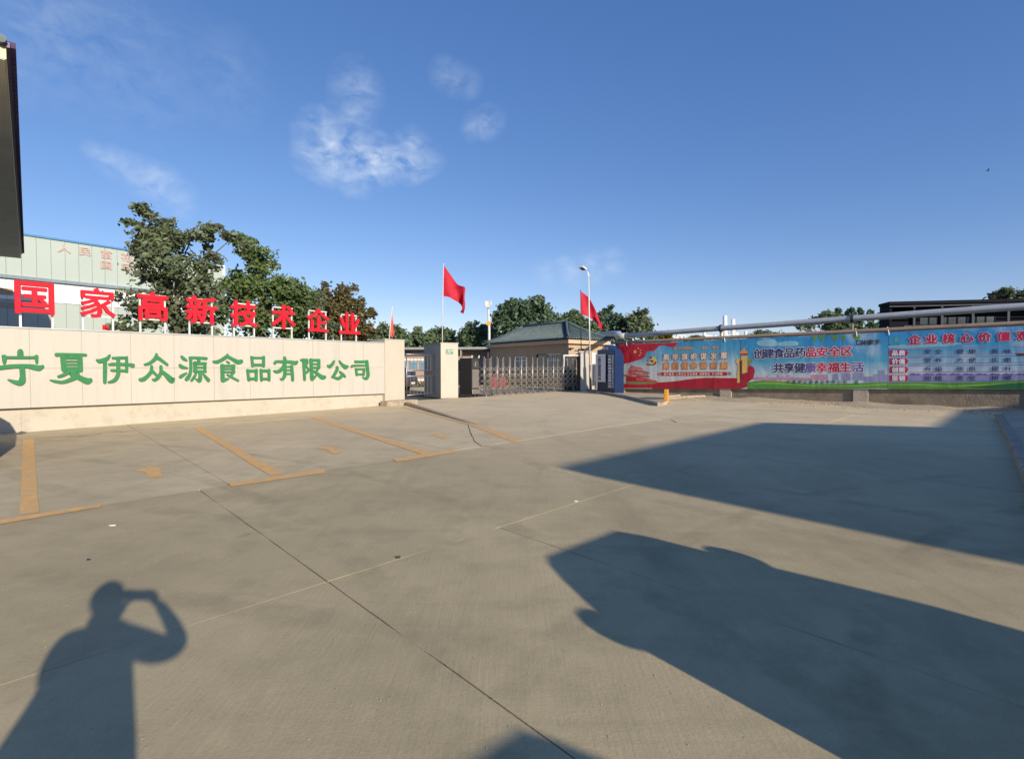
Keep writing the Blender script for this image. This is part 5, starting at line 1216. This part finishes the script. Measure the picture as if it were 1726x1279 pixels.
mb = MB(); o_ = TF.at(180, 551, 3); t2 = thing('red_board', o_, 'small red board between the wall top and the factory, below the character jia', 'board')
mb.box(TF.at(173, 556, 3), TF.u * .75, -TF.n * .05, (0, 0, .42)); mb.build('board', M['red_sign'], t2)
mb = MB(); mb.tube(TF.at(180, 556, 2.97), TF.pt((TF.at(180, 556, 2.97) - TF.a).dot(TF.u), 0, 2.97), .05); mb.build('post', M['steel_dull'], t2)

# ================================================================== LEFT BUILDING whose eave enters the frame
HE = 9.4
e1 = G(12, 80, HE); e2 = G(36, 428, HE); EV = Plane(e1, e2); le = (e2 - e1).length
if EV.n.dot(Vector((1, 0, 0))) < 0: EV.n = -EV.n
t = thing('office_building', EV.pt(le / 2, 0, -4), 'building at the left edge with deep grey eaves trimmed in dark violet tiles', 'building')
def evb(name, s0, s1, z0, z1, o0, o1, m): mb = MB(); slabbox(mb, EV, s0, s1, z0, z1, o0, o1); return mb.build(name, m, t)
evb('soffit', .02, le, HE - .32, HE - .30, -11, -.05, M['soffit'])
evb('fascia', .0, le, HE - .298, HE - .03, -11, -.02, M['fascia_cream'])
evb('roof_deck', -.06, le + .05, HE - .028, HE + .10, -11.1, .05, M['violet_tile'])
evb('wall', 1.7, le - 1.0, 0, HE - .322, -10, -2.6, M['cream2'])
n_ = int(le / .30); me_ = None
for k in range(n_):
    if me_ is None:
        mb = MB(); mb.tube((-.12, 0, 0), (.10, 0, 0), .10, n=8); o = mb.build('eave_tile', M['violet_tile'], None); o.parent = t; me_ = o.data
    else: o = bpy.data.objects.new('eave_tile', me_); C.objects.link(o); o.parent = t
    p = EV.pt(.1 + k * .30, HE + .10, .06); o.location = p - Vector(t.location); o.rotation_euler = (0, 0, math.atan2(EV.n.y, EV.n.x))
for k in range(8):
    o = bpy.data.objects.new('eave_tile', me_); C.objects.link(o); o.parent = t; o.material_slots[0].link = 'OBJECT'; o.material_slots[0].material = M['tile']
    o.location = EV.pt(-.10, HE + .10, -.1 - k * .30) - Vector(t.location); o.rotation_euler = (0, 0, math.atan2(-EV.u.y, -EV.u.x))
mb = MB(); mb.add([EV.pt(-.06, HE + .1, .05), EV.pt(le + .05, HE + .1, .05), EV.pt(le - 4, HE + 2.6, -5.5), EV.pt(4, HE + 2.6, -5.5), EV.pt(-.06, HE + .1, -11), EV.pt(le + .05, HE + .1, -11)], [(0, 1, 2, 3), (0, 3, 4), (1, 5, 2), (4, 3, 2, 5)])
mb.build('roof', M['tile'], t)

# ================================================================== SHADE CASTING BUILDINGS right of and behind the camera
def bld(name, poly, h, label, mats=('cream2', 'tile')):
    cx = sum(p[0] for p in poly) / len(poly); cy = sum(p[1] for p in poly) / len(poly)
    a = sum(poly[i][0] * poly[(i + 1) % len(poly)][1] - poly[(i + 1) % len(poly)][0] * poly[i][1] for i in range(len(poly)))
    if a < 0: poly = poly[::-1]
    t = thing(name, (cx, cy, 0), label, 'building')
    mb = MB(); mb.prism([(cx + (x - cx) * .94, cy + (y - cy) * .94) for x, y in poly], 0, h - .3); mb.build('wall', M[mats[0]], t)
    mb = MB(); mb.prism(poly, h - .298, h); mb.build('roof', M[mats[1]], t)
    return t
SH_ = Vector((TOSUN.x, TOSUN.y)) / TOSUN.z          # ground shift per metre of height
HB = 6.5
def up(px, py, h=HB): g = G(px, py); return (g.x + SH_.x * h, g.y + SH_.y * h)
Q0 = up(938, 787); Q1 = up(1281, 712); Q2 = up(1566, 719.5); QE = up(1726, 949)
dq = (Vector(QE) - Vector(Q0)).normalized(); Q5 = tuple(Vector(Q0) + dq * 22)
Q3 = up(1612, 691)
bld('warehouse', [Q0, Q1, Q2, (Q2[0] + 14, Q2[1] - 15), Q5], HB, 'flat roofed building right of the camera that throws the large shadow')
HB2 = 6.5
Q2b = (Q2[0] + .02, Q2[1] + .02)
bld('warehouse_wing', [Q2b, Q3, (Q3[0] + 6, Q3[1] + .3), (Q3[0] + 14, Q3[1] - 8), (Q2[0] + 14, Q2[1] - 14.9)], HB2 - .02, 'rounded wing of the building right of the camera')

# ---------- vehicles
def vehicle(name, label, pos, heading, secs, wheels, mir, paint):
    ang = math.atan2(heading[1], heading[0])
    t = thing(name, (pos[0], pos[1], 0), label, 'van' if 'van' in name else 'car', None, ang)   # local +x is forward, nose at x = 0
    Lr = len(secs); n = 12; vs = []
    for (x, zb, wb, zm, wm, zt, wt) in secs:
        half = [(wb * .85, zb), (wb, zb + .12), (wm, zm), (wm - .03, zm + .05), (wt + (wm - wt) * .12, zt - .10), (wt * .86, zt)]
        ring = [(-x, y, z) for y, z in half] + [(-x, -y, z) for y, z in half[::-1]]
        vs += ring
    mb = MB(); fs = []
    for i in range(Lr - 1):
        for k in range(n): fs.append((i * n + k, i * n + (k + 1) % n, (i + 1) * n + (k + 1) % n, (i + 1) * n + k))
    fs += [tuple(range(n)), tuple(range((Lr - 1) * n, Lr * n))[::-1]]
    mb.add(vs, fs); o = mb.build('body', paint, None); o.parent = t
    def add(nm, mb, m, par=t, **k): o = mb.build(nm, m, None, **k); o.parent = par; return o
    # glass: follows the upper body
    for s in (-1, 1):
        for i in range(Lr - 1):
            a, b = secs[i], secs[i + 1]
            if min(a[5], b[5]) - max(a[3], b[3]) < .45: continue
            q = []
            for c_, inx in ((a, .07), (b, -.07)):
                x = -(c_[0] + inx)
                for f in (.14, .80):
                    z = c_[3] + .05 + (c_[5] - .1 - c_[3] - .05) * f; y = (c_[4] - .03) + ((c_[6] + (c_[4] - c_[6]) * .12) - (c_[4] - .03)) * f; q.append((x, s * (y + .006), z))
            mb = MB(); mb.add([q[0], q[1], q[3], q[2]], [(0, 1, 2, 3)]); add('side_window', mb, M['car_glass'])
    for i in range(Lr - 1):
        a, b = secs[i], secs[i + 1]
        if abs(b[5] - a[5]) > .4:
            mb = MB(); q = []
            for c_, f in ((a, .1), (b, .0)): q.append([(-(a[0] + (b[0] - a[0]) * f_), sy * (a[6] + (b[6] - a[6]) * f_) * .8, a[5] + (b[5] - a[5]) * f_ + .012) for sy in (-1, 1) for f_ in ((.1,) if c_ is a else (.9,))])
            mb.add([q[0][0], q[0][1], q[1][1], q[1][0]], [(0, 1, 2, 3)]); add('windscreen' if b[5] > a[5] else 'rear_window', mb, M['car_glass'])
    for x in wheels:
        for s in (-1, 1):
            c = Vector((-x, s * (secs[3][2] - .08), .31)); mb = MB(); mb.tube(c - Vector((0, .1, 0)), c + Vector((0, .1, 0)), .31, n=20); w_ = add('wheel', mb, M['rubber'])
            mb = MB(); mb.tube(c - Vector((0, .106, 0)), c + Vector((0, .106, 0)), .18, n=14); add('rim', mb, M['alu'], w_)
    mx_, my_, mz_ = mir
    for s in (-1, 1):
        mb = MB(); mb.ell((-mx_, s * (my_ + .02), mz_), .06, .12, .11, 10, 6); mb.tube((-mx_, s * (my_ - .08), mz_ - .06), (-mx_, s * (my_ + .06), mz_ - .03), .02); add('mirror', mb, paint, smooth=True)
    for s in (-1, 1):
        mb = MB(); mb.ell((-.08, s * (secs[0][2] * .72), .62), .07, .14, .08, 10, 6); add('headlight', mb, M['lamp_clear'], smooth=True)
    mb = MB(); mb.box((-.02, -.25, .42), (.03, 0, 0), (0, .5, 0), (0, 0, .13)); add('number_plate', mb, M['print_white'])
    return t
VAN = [(0, .32, .68, .62, .72, .74, .60), (.10, .24, .78, .80, .80, .95, .68), (.40, .22, .80, .98, .82, 1.16, .70), (1.0, .22, .82, 1.02, .82, 1.58, .66), (1.2, .22, .82, 1.02, .82, 1.70, .58), (1.45, .22, .82, 1.02, .82, 1.79, .52), (1.9, .22, .82, 1.02, .82, 1.84, .52), (2.6, .22, .82, 1.02, .82, 1.85, .54), (3.8, .22, .82, 1.02, .82, 1.87, .60), (4.05, .26, .80, 1.0, .80, 1.74, .60), (4.15, .32, .76, .92, .76, 1.06, .68)]
SUV = [(0, .34, .72, .62, .76, .76, .62), (.22, .24, .86, .84, .88, .95, .74), (1.05, .24, .90, .94, .90, 1.04, .78), (1.75, .24, .90, .98, .90, 1.58, .62), (2.2, .24, .90, 1.0, .90, 1.70, .62), (3.2, .24, .90, 1.0, .90, 1.71, .61), (4.1, .24, .90, 1.0, .90, 1.62, .58), (4.5, .30, .88, .98, .86, 1.25, .66), (4.62, .38, .80, .88, .80, 1.0, .70)]
hd = Vector((-.70, .72)).normalized()
vehicle('parked_van', 'small van parked right of the camera, casting the rounded shadow with mirrors', (2.56, 1.72), hd, VAN, (.85, 3.2), (.80, .86, 1.16), M['car_white'])
vehicle('parked_car', 'dark car parked behind the camera', (.98, -.47), hd, SUV, (.95, 3.6), (1.55, .92, 1.05), M['car_grey'])
vehicle('parked_car', 'dark car parked in the leftmost bay, facing the sign wall', (-11.66, 10.73), Vector((-.67, .74)).normalized(), SUV, (.95, 3.6), (1.55, .92, 1.05), M['car_grey'])
vehicle('parked_van', 'grey van with dark windows parked inside the yard behind the first pillar', (-6.3, 34.2), Vector((.9, -.25)).normalized(), VAN, (.85, 3.2), (.80, .86, 1.16), M['car_grey'])
# ================================================================== TREES
def leaves(blobs, n, size, seed, drop=.35, clump=.16, per=55):
    """blobs: (x, y, z, rx, ry, rz) in metres; many folded leaves in clumps through the crown's volume"""
    g = np.random.default_rng(seed); B = np.array(blobs, float); wts = (B[:, 3] * B[:, 4] * B[:, 5]) ** .6; wts /= wts.sum()
    nc = max(6, n // per); bi = g.choice(len(B), nc, p=wts); d = g.normal(size=(nc, 3)); d /= np.linalg.norm(d, axis=1)[:, None]
    r = g.random(nc) ** .42
    cen = B[bi, :3] + d * r[:, None] * B[bi, 3:]
    rad = clump * (B[bi, 3:].mean(axis=1)) ** .5 * (.7 + .8 * g.random(nc))
    ci = g.integers(0, nc, n); q = g.normal(size=(n, 3)); q[:, 2] *= .7
    pos = cen[ci] + q * rad[ci][:, None]
    ax = g.normal(size=(n, 3)); ax[:, 2] = ax[:, 2] * .6 - drop; ax /= np.linalg.norm(ax, axis=1)[:, None]
    sd = np.cross(ax, g.normal(size=(n, 3))); sd /= np.linalg.norm(sd, axis=1)[:, None]
    nn = np.cross(ax, sd)
    L_ = size * (.6 + .8 * g.random(n))[:, None]; Wd = L_ * .27
    v = np.empty((n, 6, 3)); v[:, 0] = pos - ax * L_ * .5; v[:, 1] = pos + sd * Wd + nn * Wd * .35 - ax * L_ * .1; v[:, 2] = pos + sd * Wd * .75 + nn * Wd * .3 + ax * L_ * .22; v[:, 3] = pos + ax * L_ * .5
    v[:, 4] = pos - sd * Wd * .75 + nn * Wd * .3 + ax * L_ * .22; v[:, 5] = pos - sd * Wd + nn * Wd * .35 - ax * L_ * .1
    b = np.arange(n)[:, None] * 6
    f = np.concatenate([b + np.array([[0, 1, 2, 3]]), b + np.array([[0, 3, 4, 5]])], axis=1).reshape(-1, 4)
    return v.reshape(-1, 3), f, cen
def leafmesh(name, v, f, m):
    me = bpy.data.meshes.new(name); me.vertices.add(len(v)); me.vertices.foreach_set('co', v.astype(np.float32).ravel())
    me.loops.add(f.size); me.loops.foreach_set('vertex_index', f.astype(np.int32).ravel())
    me.polygons.add(len(f)); me.polygons.foreach_set('loop_start', np.arange(0, f.size, 4, dtype=np.int32))
    me.update(calc_edges=True); me.materials.append(m); return me
def tree(label, base, d, pblobs, n, size, m, seed, group='trees behind the sign wall', name='tree', depthf=.8, limbs=14, clump=.16, tr=.13, cat='tree', drop=.35, per=55):
    bl = []
    g = random.Random(seed)
    for (px, py, rx, ry) in pblobs:
        c = P(px, py, d); s = d / F; bl.append((c.x, c.y + g.uniform(-.3, .3), c.z, rx * s, rx * s * depthf, ry * s))
    b = P(base, 616, d); b.z = 0
    v, f, cen = leaves(bl, n, size, seed, drop, clump, per)
    lo = v[:, 2] < .3; v[lo, 2] = .3 + (v[lo, 2] - .3) * .02
    t = thing(name, b, label, cat, group)
    me = leafmesh('crown', v - np.array([b.x, b.y, 0]), f, m); o = bpy.data.objects.new('crown', me); C.objects.link(o); o.parent = t
    top = max(x[2] for x in bl); mb = MB()
    cx = sum(x[0] for x in bl) / len(bl); cy = sum(x[1] for x in bl) / len(bl)
    h0 = top * .35; fork = Vector((b.x + (cx - b.x) * .3, b.y, h0)); apex = Vector((cx, cy, top * .8))
    mb.path([b, b.lerp(fork, .5) + Vector((g.uniform(-.05, .05), 0, 0)), fork, fork.lerp(apex, .5), apex], [tr * 1.25, tr, tr * .85, tr * .5, tr * .2], 8)
    idx = [g.randrange(len(cen)) for _ in range(limbs)]
    for i in idx:
        c = Vector(cen[i]); k = g.uniform(.2, .75); a = fork.lerp(apex, k); mid = a.lerp(c, .5) + Vector((g.uniform(-.15, .15), g.uniform(-.15, .15), g.uniform(.0, .25)))
        mb.path([a, mid, c], [tr * .32, tr * .2, tr * .07], 5)
    mb.build('trunk', M['bark'], t, smooth=True)
    return t
tree('tall dark walnut tree behind the left part of the sign wall', 300, 18.6, [(246, 350, 20, 16), (255, 372, 26, 22), (240, 402, 22, 30), (275, 410, 40, 34), (318, 402, 32, 24), (355, 398, 26, 18), (300, 448, 56, 36), (255, 460, 34, 30), (340, 450, 34, 28), (295, 500, 66, 38), (248, 512, 38, 30), (350, 505, 40, 34), (225, 548, 36, 18), (300, 552, 70, 26), (232, 432, 14, 12), (395, 400, 24, 12), (412, 418, 16, 18), (345, 425, 18, 20), (372, 392, 24, 14), (236, 345, 12, 9), (222, 378, 9, 6)],
     11500, .165, M['leaf_dark'], 11, clump=.145, tr=.13, drop=.5)
tree('broad green tree in the middle behind the sign wall', 440, 20.6, [(408, 402, 22, 13), (425, 420, 24, 18), (436, 448, 26, 26), (455, 440, 16, 20), (400, 492, 34, 30), (440, 490, 46, 34), (478, 500, 34, 32), (420, 535, 52, 34), (470, 540, 50, 32), (384, 530, 26, 30), (510, 500, 22, 22), (505, 530, 34, 30)],
     11500, .155, M['leaf_green'], 12, clump=.15, tr=.12)
tree('dense dark tree between the green tree and the brownish one', 515, 22, [(500, 500, 28, 26), (520, 520, 30, 30), (490, 550, 44, 22), (530, 552, 30, 24), (478, 488, 18, 16)], 6000, .15, M['leaf_dark'], 13, clump=.17, tr=.09)
tree('brownish green tree with a thin spiky top at the right end of the sign wall', 570, 23.5, [(549, 488, 6, 12), (550, 512, 20, 20), (575, 500, 20, 18), (588, 488, 8, 8), (560, 540, 34, 26), (590, 530, 26, 22), (608, 548, 22, 20), (624, 530, 7, 9), (620, 560, 20, 12), (580, 562, 40, 18), (604, 512, 10, 9)],
     8000, .15, M['leaf_brown'], 14, clump=.16, tr=.09)
FT = [
 ('round green tree behind the faded flag', 650, 68, [(640, 566, 12, 12), (655, 560, 20, 16), (672, 570, 14, 16), (652, 582, 34, 14)], 3600, .5, 'leaf_far'),
 ('slim pale conifer just left of the tall flag pole', 703, 72, [(703, 556, 5, 8), (702, 568, 9, 10), (703, 583, 14, 12)], 1500, .45, 'leaf_pale'),
 ('green tree behind the free standing pillar', 732, 70, [(722, 572, 12, 12), (738, 566, 12, 12), (752, 566, 13, 12), (738, 584, 30, 14), (764, 580, 8, 12)], 3600, .5, 'leaf_far'),
 ('small dark tree right of the free standing pillar', 780, 66, [(782, 568, 9, 14), (778, 584, 12, 14)], 1200, .45, 'leaf_far_dark'),
 ('light green tree left of the floodlight mast', 803, 66, [(800, 555, 14, 14), (812, 560, 16, 14), (800, 575, 22, 18), (828, 566, 14, 14), (830, 585, 16, 12)], 3600, .5, 'leaf_far'),
 ('large dark round tree behind the gatehouse roof', 882, 62, [(850, 530, 15, 14), (870, 520, 16, 14), (888, 522, 20, 18), (905, 516, 20, 15), (908, 506, 9, 7), (922, 534, 18, 16), (848, 548, 16, 18), (880, 545, 30, 22), (915, 552, 30, 20), (862, 514, 9, 7)], 8500, .5, 'leaf_far_dark'),
 ('green tree partly hidden by the gatehouse ridge', 930, 64, [(935, 545, 14, 12), (948, 556, 14, 12)], 1800, .45, 'leaf_far'),
 ('light green tree behind the slanted flag', 972, 60, [(965, 538, 12, 12), (978, 545, 16, 14), (990, 555, 18, 14)], 2200, .45, 'leaf_far'),
 ('dark green tree right of the slanted flag', 1040, 64, [(1038, 540, 12, 11), (1046, 548, 12, 16), (1030, 556, 20, 16)], 2600, .45, 'leaf_far_dark'),
 ('pale airy tree above the left end of the red banner', 1080, 62, [(1066, 537, 9, 10), (1080, 532, 11, 10), (1090, 545, 9, 14), (1074, 552, 18, 16), (1092, 566, 12, 12)], 2600, .42, 'leaf_pale'),
 ('wispy tree above the middle banner', 1370, 75, [(1360, 548, 12, 8), (1380, 540, 14, 9), (1398, 534, 13, 12), (1405, 548, 18, 12), (1420, 552, 16, 12)], 2200, .5, 'leaf_far'),
 ('dark tree top behind the shed roof, left of the two', 1691, 40, [(1683, 497, 7, 5), (1695, 495, 9, 6), (1690, 506, 14, 7)], 1300, .3, 'leaf_dark'),
 ('dark tree top behind the shed roof, at the right edge', 1732, 40, [(1722, 499, 9, 6), (1738, 495, 12, 8), (1730, 506, 18, 8)], 1400, .3, 'leaf_dark'),
]
for i, (lb, bx, d, bl, n, sz, m) in enumerate(FT):
    tree(lb, bx, d, bl, n, sz, M[m], 100 + i, 'trees in the distance', depthf=.8, limbs=6, clump=.26, tr=.18, per=30)
PO = [(1005, 530, 5), (1012, 524, 5), (1021, 516, 5), (1028, 514, 4.5), (951, 529, 5), (1414, 517, 6), (1433, 515, 6), (1450, 521, 5), (1467, 524, 4.5), (1484, 524, 4.5)]
PL_ = ['leftmost of the four poplars behind the slanted flag', 'second from the left of the four poplars behind the slanted flag', 'third from the left of the four poplars behind the slanted flag', 'rightmost of the four poplars behind the slanted flag', 'lone dark poplar just right of the big round tree',
       'leftmost of five distant poplars above the banners', 'second from the left of five distant poplars above the banners', 'middle one of five distant poplars above the banners', 'fourth from the left of five distant poplars above the banners', 'distant poplar next to the dark shed']
for i, ((px, py, hw), lb) in enumerate(zip(PO, PL_)):
    tree(lb, px, 78, [(px, py + 6, hw * .6, 7), (px, py + 18, hw, 12), (px + random.uniform(-1, 1), py + 34, hw * 1.1, 14)], 1100, .5, M['leaf_far_dark'], 200 + i, 'distant poplars', 'poplar', depthf=1, limbs=3, clump=.2, tr=.16, drop=-.8, per=30)
for i, (px, py, rx, ry, m, lb, cat) in enumerate([(1170, 574, 14, 7, 'leaf_yellow', 'yellow green shrub below the silver pipe, right of the white frames', 'shrub'), (1120, 566, 12, 5, 'leaf_yellow', 'yellowish shrub top left of the white pipe frames', 'shrub'), (1105, 576, 26, 9, 'leaf_far', 'green shrubs below the pipe above the red banner', 'shrub'),
                                          (1060, 582, 20, 12, 'leaf_far_dark', 'dark shrub right of the gatehouse under the pipe elbow', 'shrub'), (1285, 566, 26, 6, 'leaf_far', 'low scrub above the middle banner', 'shrub'), (1425, 566, 24, 8, 'leaf_far_dark', 'dark scrub below the distant poplars', 'shrub'), (1472, 566, 18, 7, 'leaf_far', 'scrub left of the dark shed', 'shrub')]):
    tree(lb, px, 46, [(px, py, rx, ry), (px - rx * .5, py + 4, rx * .6, ry), (px + rx * .5, py + 4, rx * .6, ry)], 1500, .3, M[m], 300 + i, 'shrubs beyond the banner wall', 'shrub', depthf=.6, limbs=3, clump=.2, tr=.06, cat=cat)
# earth mound beyond the wall
t = P(1350, 600, 58); mb = MB(); nx, ny = 26, 8; vs = []
for j in range(ny + 1):
    for i in range(nx + 1):
        u_ = i / nx * 2 - 1; w_ = j / ny * 2 - 1; h = max(0, (1 - u_ * u_) * (1 - w_ * w_)) ** .8 * 5.2 * (1 + .12 * math.sin(i * 1.7) * math.sin(j * 2.1))
        vs.append((t.x + 1.5 + u_ * 8, t.y + w_ * 4, h - .06))
mb.add(vs, [(j * (nx + 1) + i, j * (nx + 1) + i + 1, (j + 1) * (nx + 1) + i + 1, (j + 1) * (nx + 1) + i) for j in range(ny) for i in range(nx)])
M['mound'] = mat('mound', (.20, .15, .095), .95, .2, .5, .5, 3, dirt=(.09, .11, .04, .8), dscale=.4)
tag(mb.build('earth_mound', M['mound'], None, smooth=True), kind='structure')
# far tree belts along the horizon
for k, (xa, xb, d, h, lbl) in enumerate(((-260, -30, 170, 5.5, 'far belt of trees on the horizon, left'), (-20, 260, 190, 5, 'far belt of trees on the horizon, right'))):
    g = np.random.default_rng(900 + k); bl = [(x, d + g.uniform(-8, 8), h * g.uniform(.3, .6), g.uniform(5, 9), 5, h * g.uniform(.4, .7)) for x in np.arange(xa, xb, 7)]
    v, f, cen = leaves(bl, 9000, 1.1, 901 + k, .2, .35, 30); v[:, 2] = np.maximum(v[:, 2], .02)
    o = bpy.data.objects.new('tree_belt', leafmesh('tree_belt', v, f, M['leaf_far'])); C.objects.link(o); tag(o, lbl, 'trees', kind='stuff')

# ================================================================== PHOTOGRAPHER at the camera (seen by the shadow)
def skinned(name, pts, edges, parent, m, sub=2, rootv=0):
    me = bpy.data.meshes.new(name); me.from_pydata([p[:3] for p in pts], edges, []); o = bpy.data.objects.new(name, me); C.objects.link(o)
    s = o.modifiers.new('skin', 'SKIN'); s.use_smooth_shade = True
    for i, p in enumerate(pts):
        sv = me.skin_vertices[0].data[i]; r_ = p[3]; sv.radius = (r_, p[4] if len(p) > 4 else r_); sv.use_root = (i == rootv)
    ss = o.modifiers.new('sub', 'SUBSURF'); ss.levels = sub; ss.render_levels = sub
    me.materials.append(m); o.parent = parent; return o
ph = thing('person', (0, 0, 0), 'photographer standing at the camera, holding a phone at eye height with both hands', 'person')
B_ = [(-.05, -.33, .98, .15, .12), (-.05, -.33, 1.12, .145, .115), (-.05, -.32, 1.30, .16, .12), (-.05, -.31, 1.44, .12, .09), (-.05, -.29, 1.53, .062), (-.05, -.27, 1.60, .06),   # 0-5 pelvis..neck
      (.13, -.31, 1.46, .085), (.21, -.16, 1.35, .075), (.25, -.04, 1.33, .058), (.18, -.02, 1.45, .045), (.105, -.01, 1.555, .030),       # 6-10 right arm
      (-.23, -.31, 1.45, .075), (-.31, -.24, 1.26, .075), (-.33, -.14, 1.20, .06), (-.20, -.05, 1.40, .042), (-.105, -.015, 1.55, .028),      # 11-15 left arm
      (.06, -.33, .90, .11), (.07, -.32, .50, .07), (.08, -.34, .10, .05), (.09, -.22, .05, .045),                                            # 16-19 right leg
      (-.16, -.33, .90, .11), (-.17, -.32, .50, .07), (-.18, -.34, .10, .05), (-.19, -.22, .05, .045)]
E_ = [(0, 1), (1, 2), (2, 3), (3, 4), (4, 5), (3, 6), (6, 7), (7, 8), (8, 9), (9, 10), (3, 11), (11, 12), (12, 13), (13, 14), (14, 15), (0, 16), (16, 17), (17, 18), (18, 19), (0, 20), (20, 21), (21, 22), (22, 23)]
skinned('body', B_, E_, ph, M['shirt'])
mb = MB(); mb.ell((-.05, -.255, 1.665), .078, .098, .118, 18, 12); mb.ell((-.05, -.155, 1.655), .014, .02, .02, 8, 5); mb.ell((-.05, -.20, 1.575), .04, .04, .03, 10, 6)
for s in (-1, 1): mb.ell((-.05 + s * .08, -.26, 1.66), .012, .022, .032, 8, 5)
hdm = mb.build('head', M['skin'], None, smooth=True); hdm.parent = ph
mb = MB(); mb.ell((-.05, -.275, 1.69), .092, .112, .118, 18, 10); hr = mb.build('hair', M['hair'], None, smooth=True); hr.parent = ph
# loose shirt hem
mb = MB(); K = 18; vs = []
for z, a, b in ((1.44, .19, .12), (1.25, .225, .15), (1.10, .27, .16), (.80, .29, .175)):
    for k in range(K): an = k * 2 * math.pi / K; vs.append((-.05 - (a - .19) * .75 + a * math.cos(an) * (1 + .03 * math.sin(5 * an)), -.325 + b * math.sin(an), z))
mb.add(vs, [(j * K + k, j * K + (k + 1) % K, (j + 1) * K + (k + 1) % K, (j + 1) * K + k) for j in range(3) for k in range(K)])
so_ = mb.build('shirt', M['shirt'], None, smooth=True); so_.parent = ph
for s in (-1, 1):
    W_ = Vector((s * .105, -.012, 1.555)); pts = [(*W_, .024, .018), (s * .098, -.006, 1.600, .028, .016)]; ed = [(0, 1)]
    for k in range(4):
        zz = 1.575 + k * .020; b0 = len(pts); pts += [(s * .092, -.030 + .0, zz, .0095), (s * .080, -.036, zz + .004, .009), (s * .060, -.034, zz + .006, .008)]; ed += [(1, b0), (b0, b0 + 1), (b0 + 1, b0 + 2)]
    b0 = len(pts); pts += [(s * .088, -.012, 1.545, .011), (s * .062, -.024, 1.552, .009)]; ed += [(0, b0), (b0, b0 + 1)]
    skinned('hand', pts, ed, ph, M['skin'], 1)
phn = thing('phone', (0, -.02, 1.6), 'dark mobile phone held up level in both hands by the photographer', 'phone')
mb = MB(); mb.box((-.08, -.027, 1.563), (.16, 0, 0), (0, .009, 0), (0, 0, .075)); mb.build('case', M['black'], phn, bevel=.003)
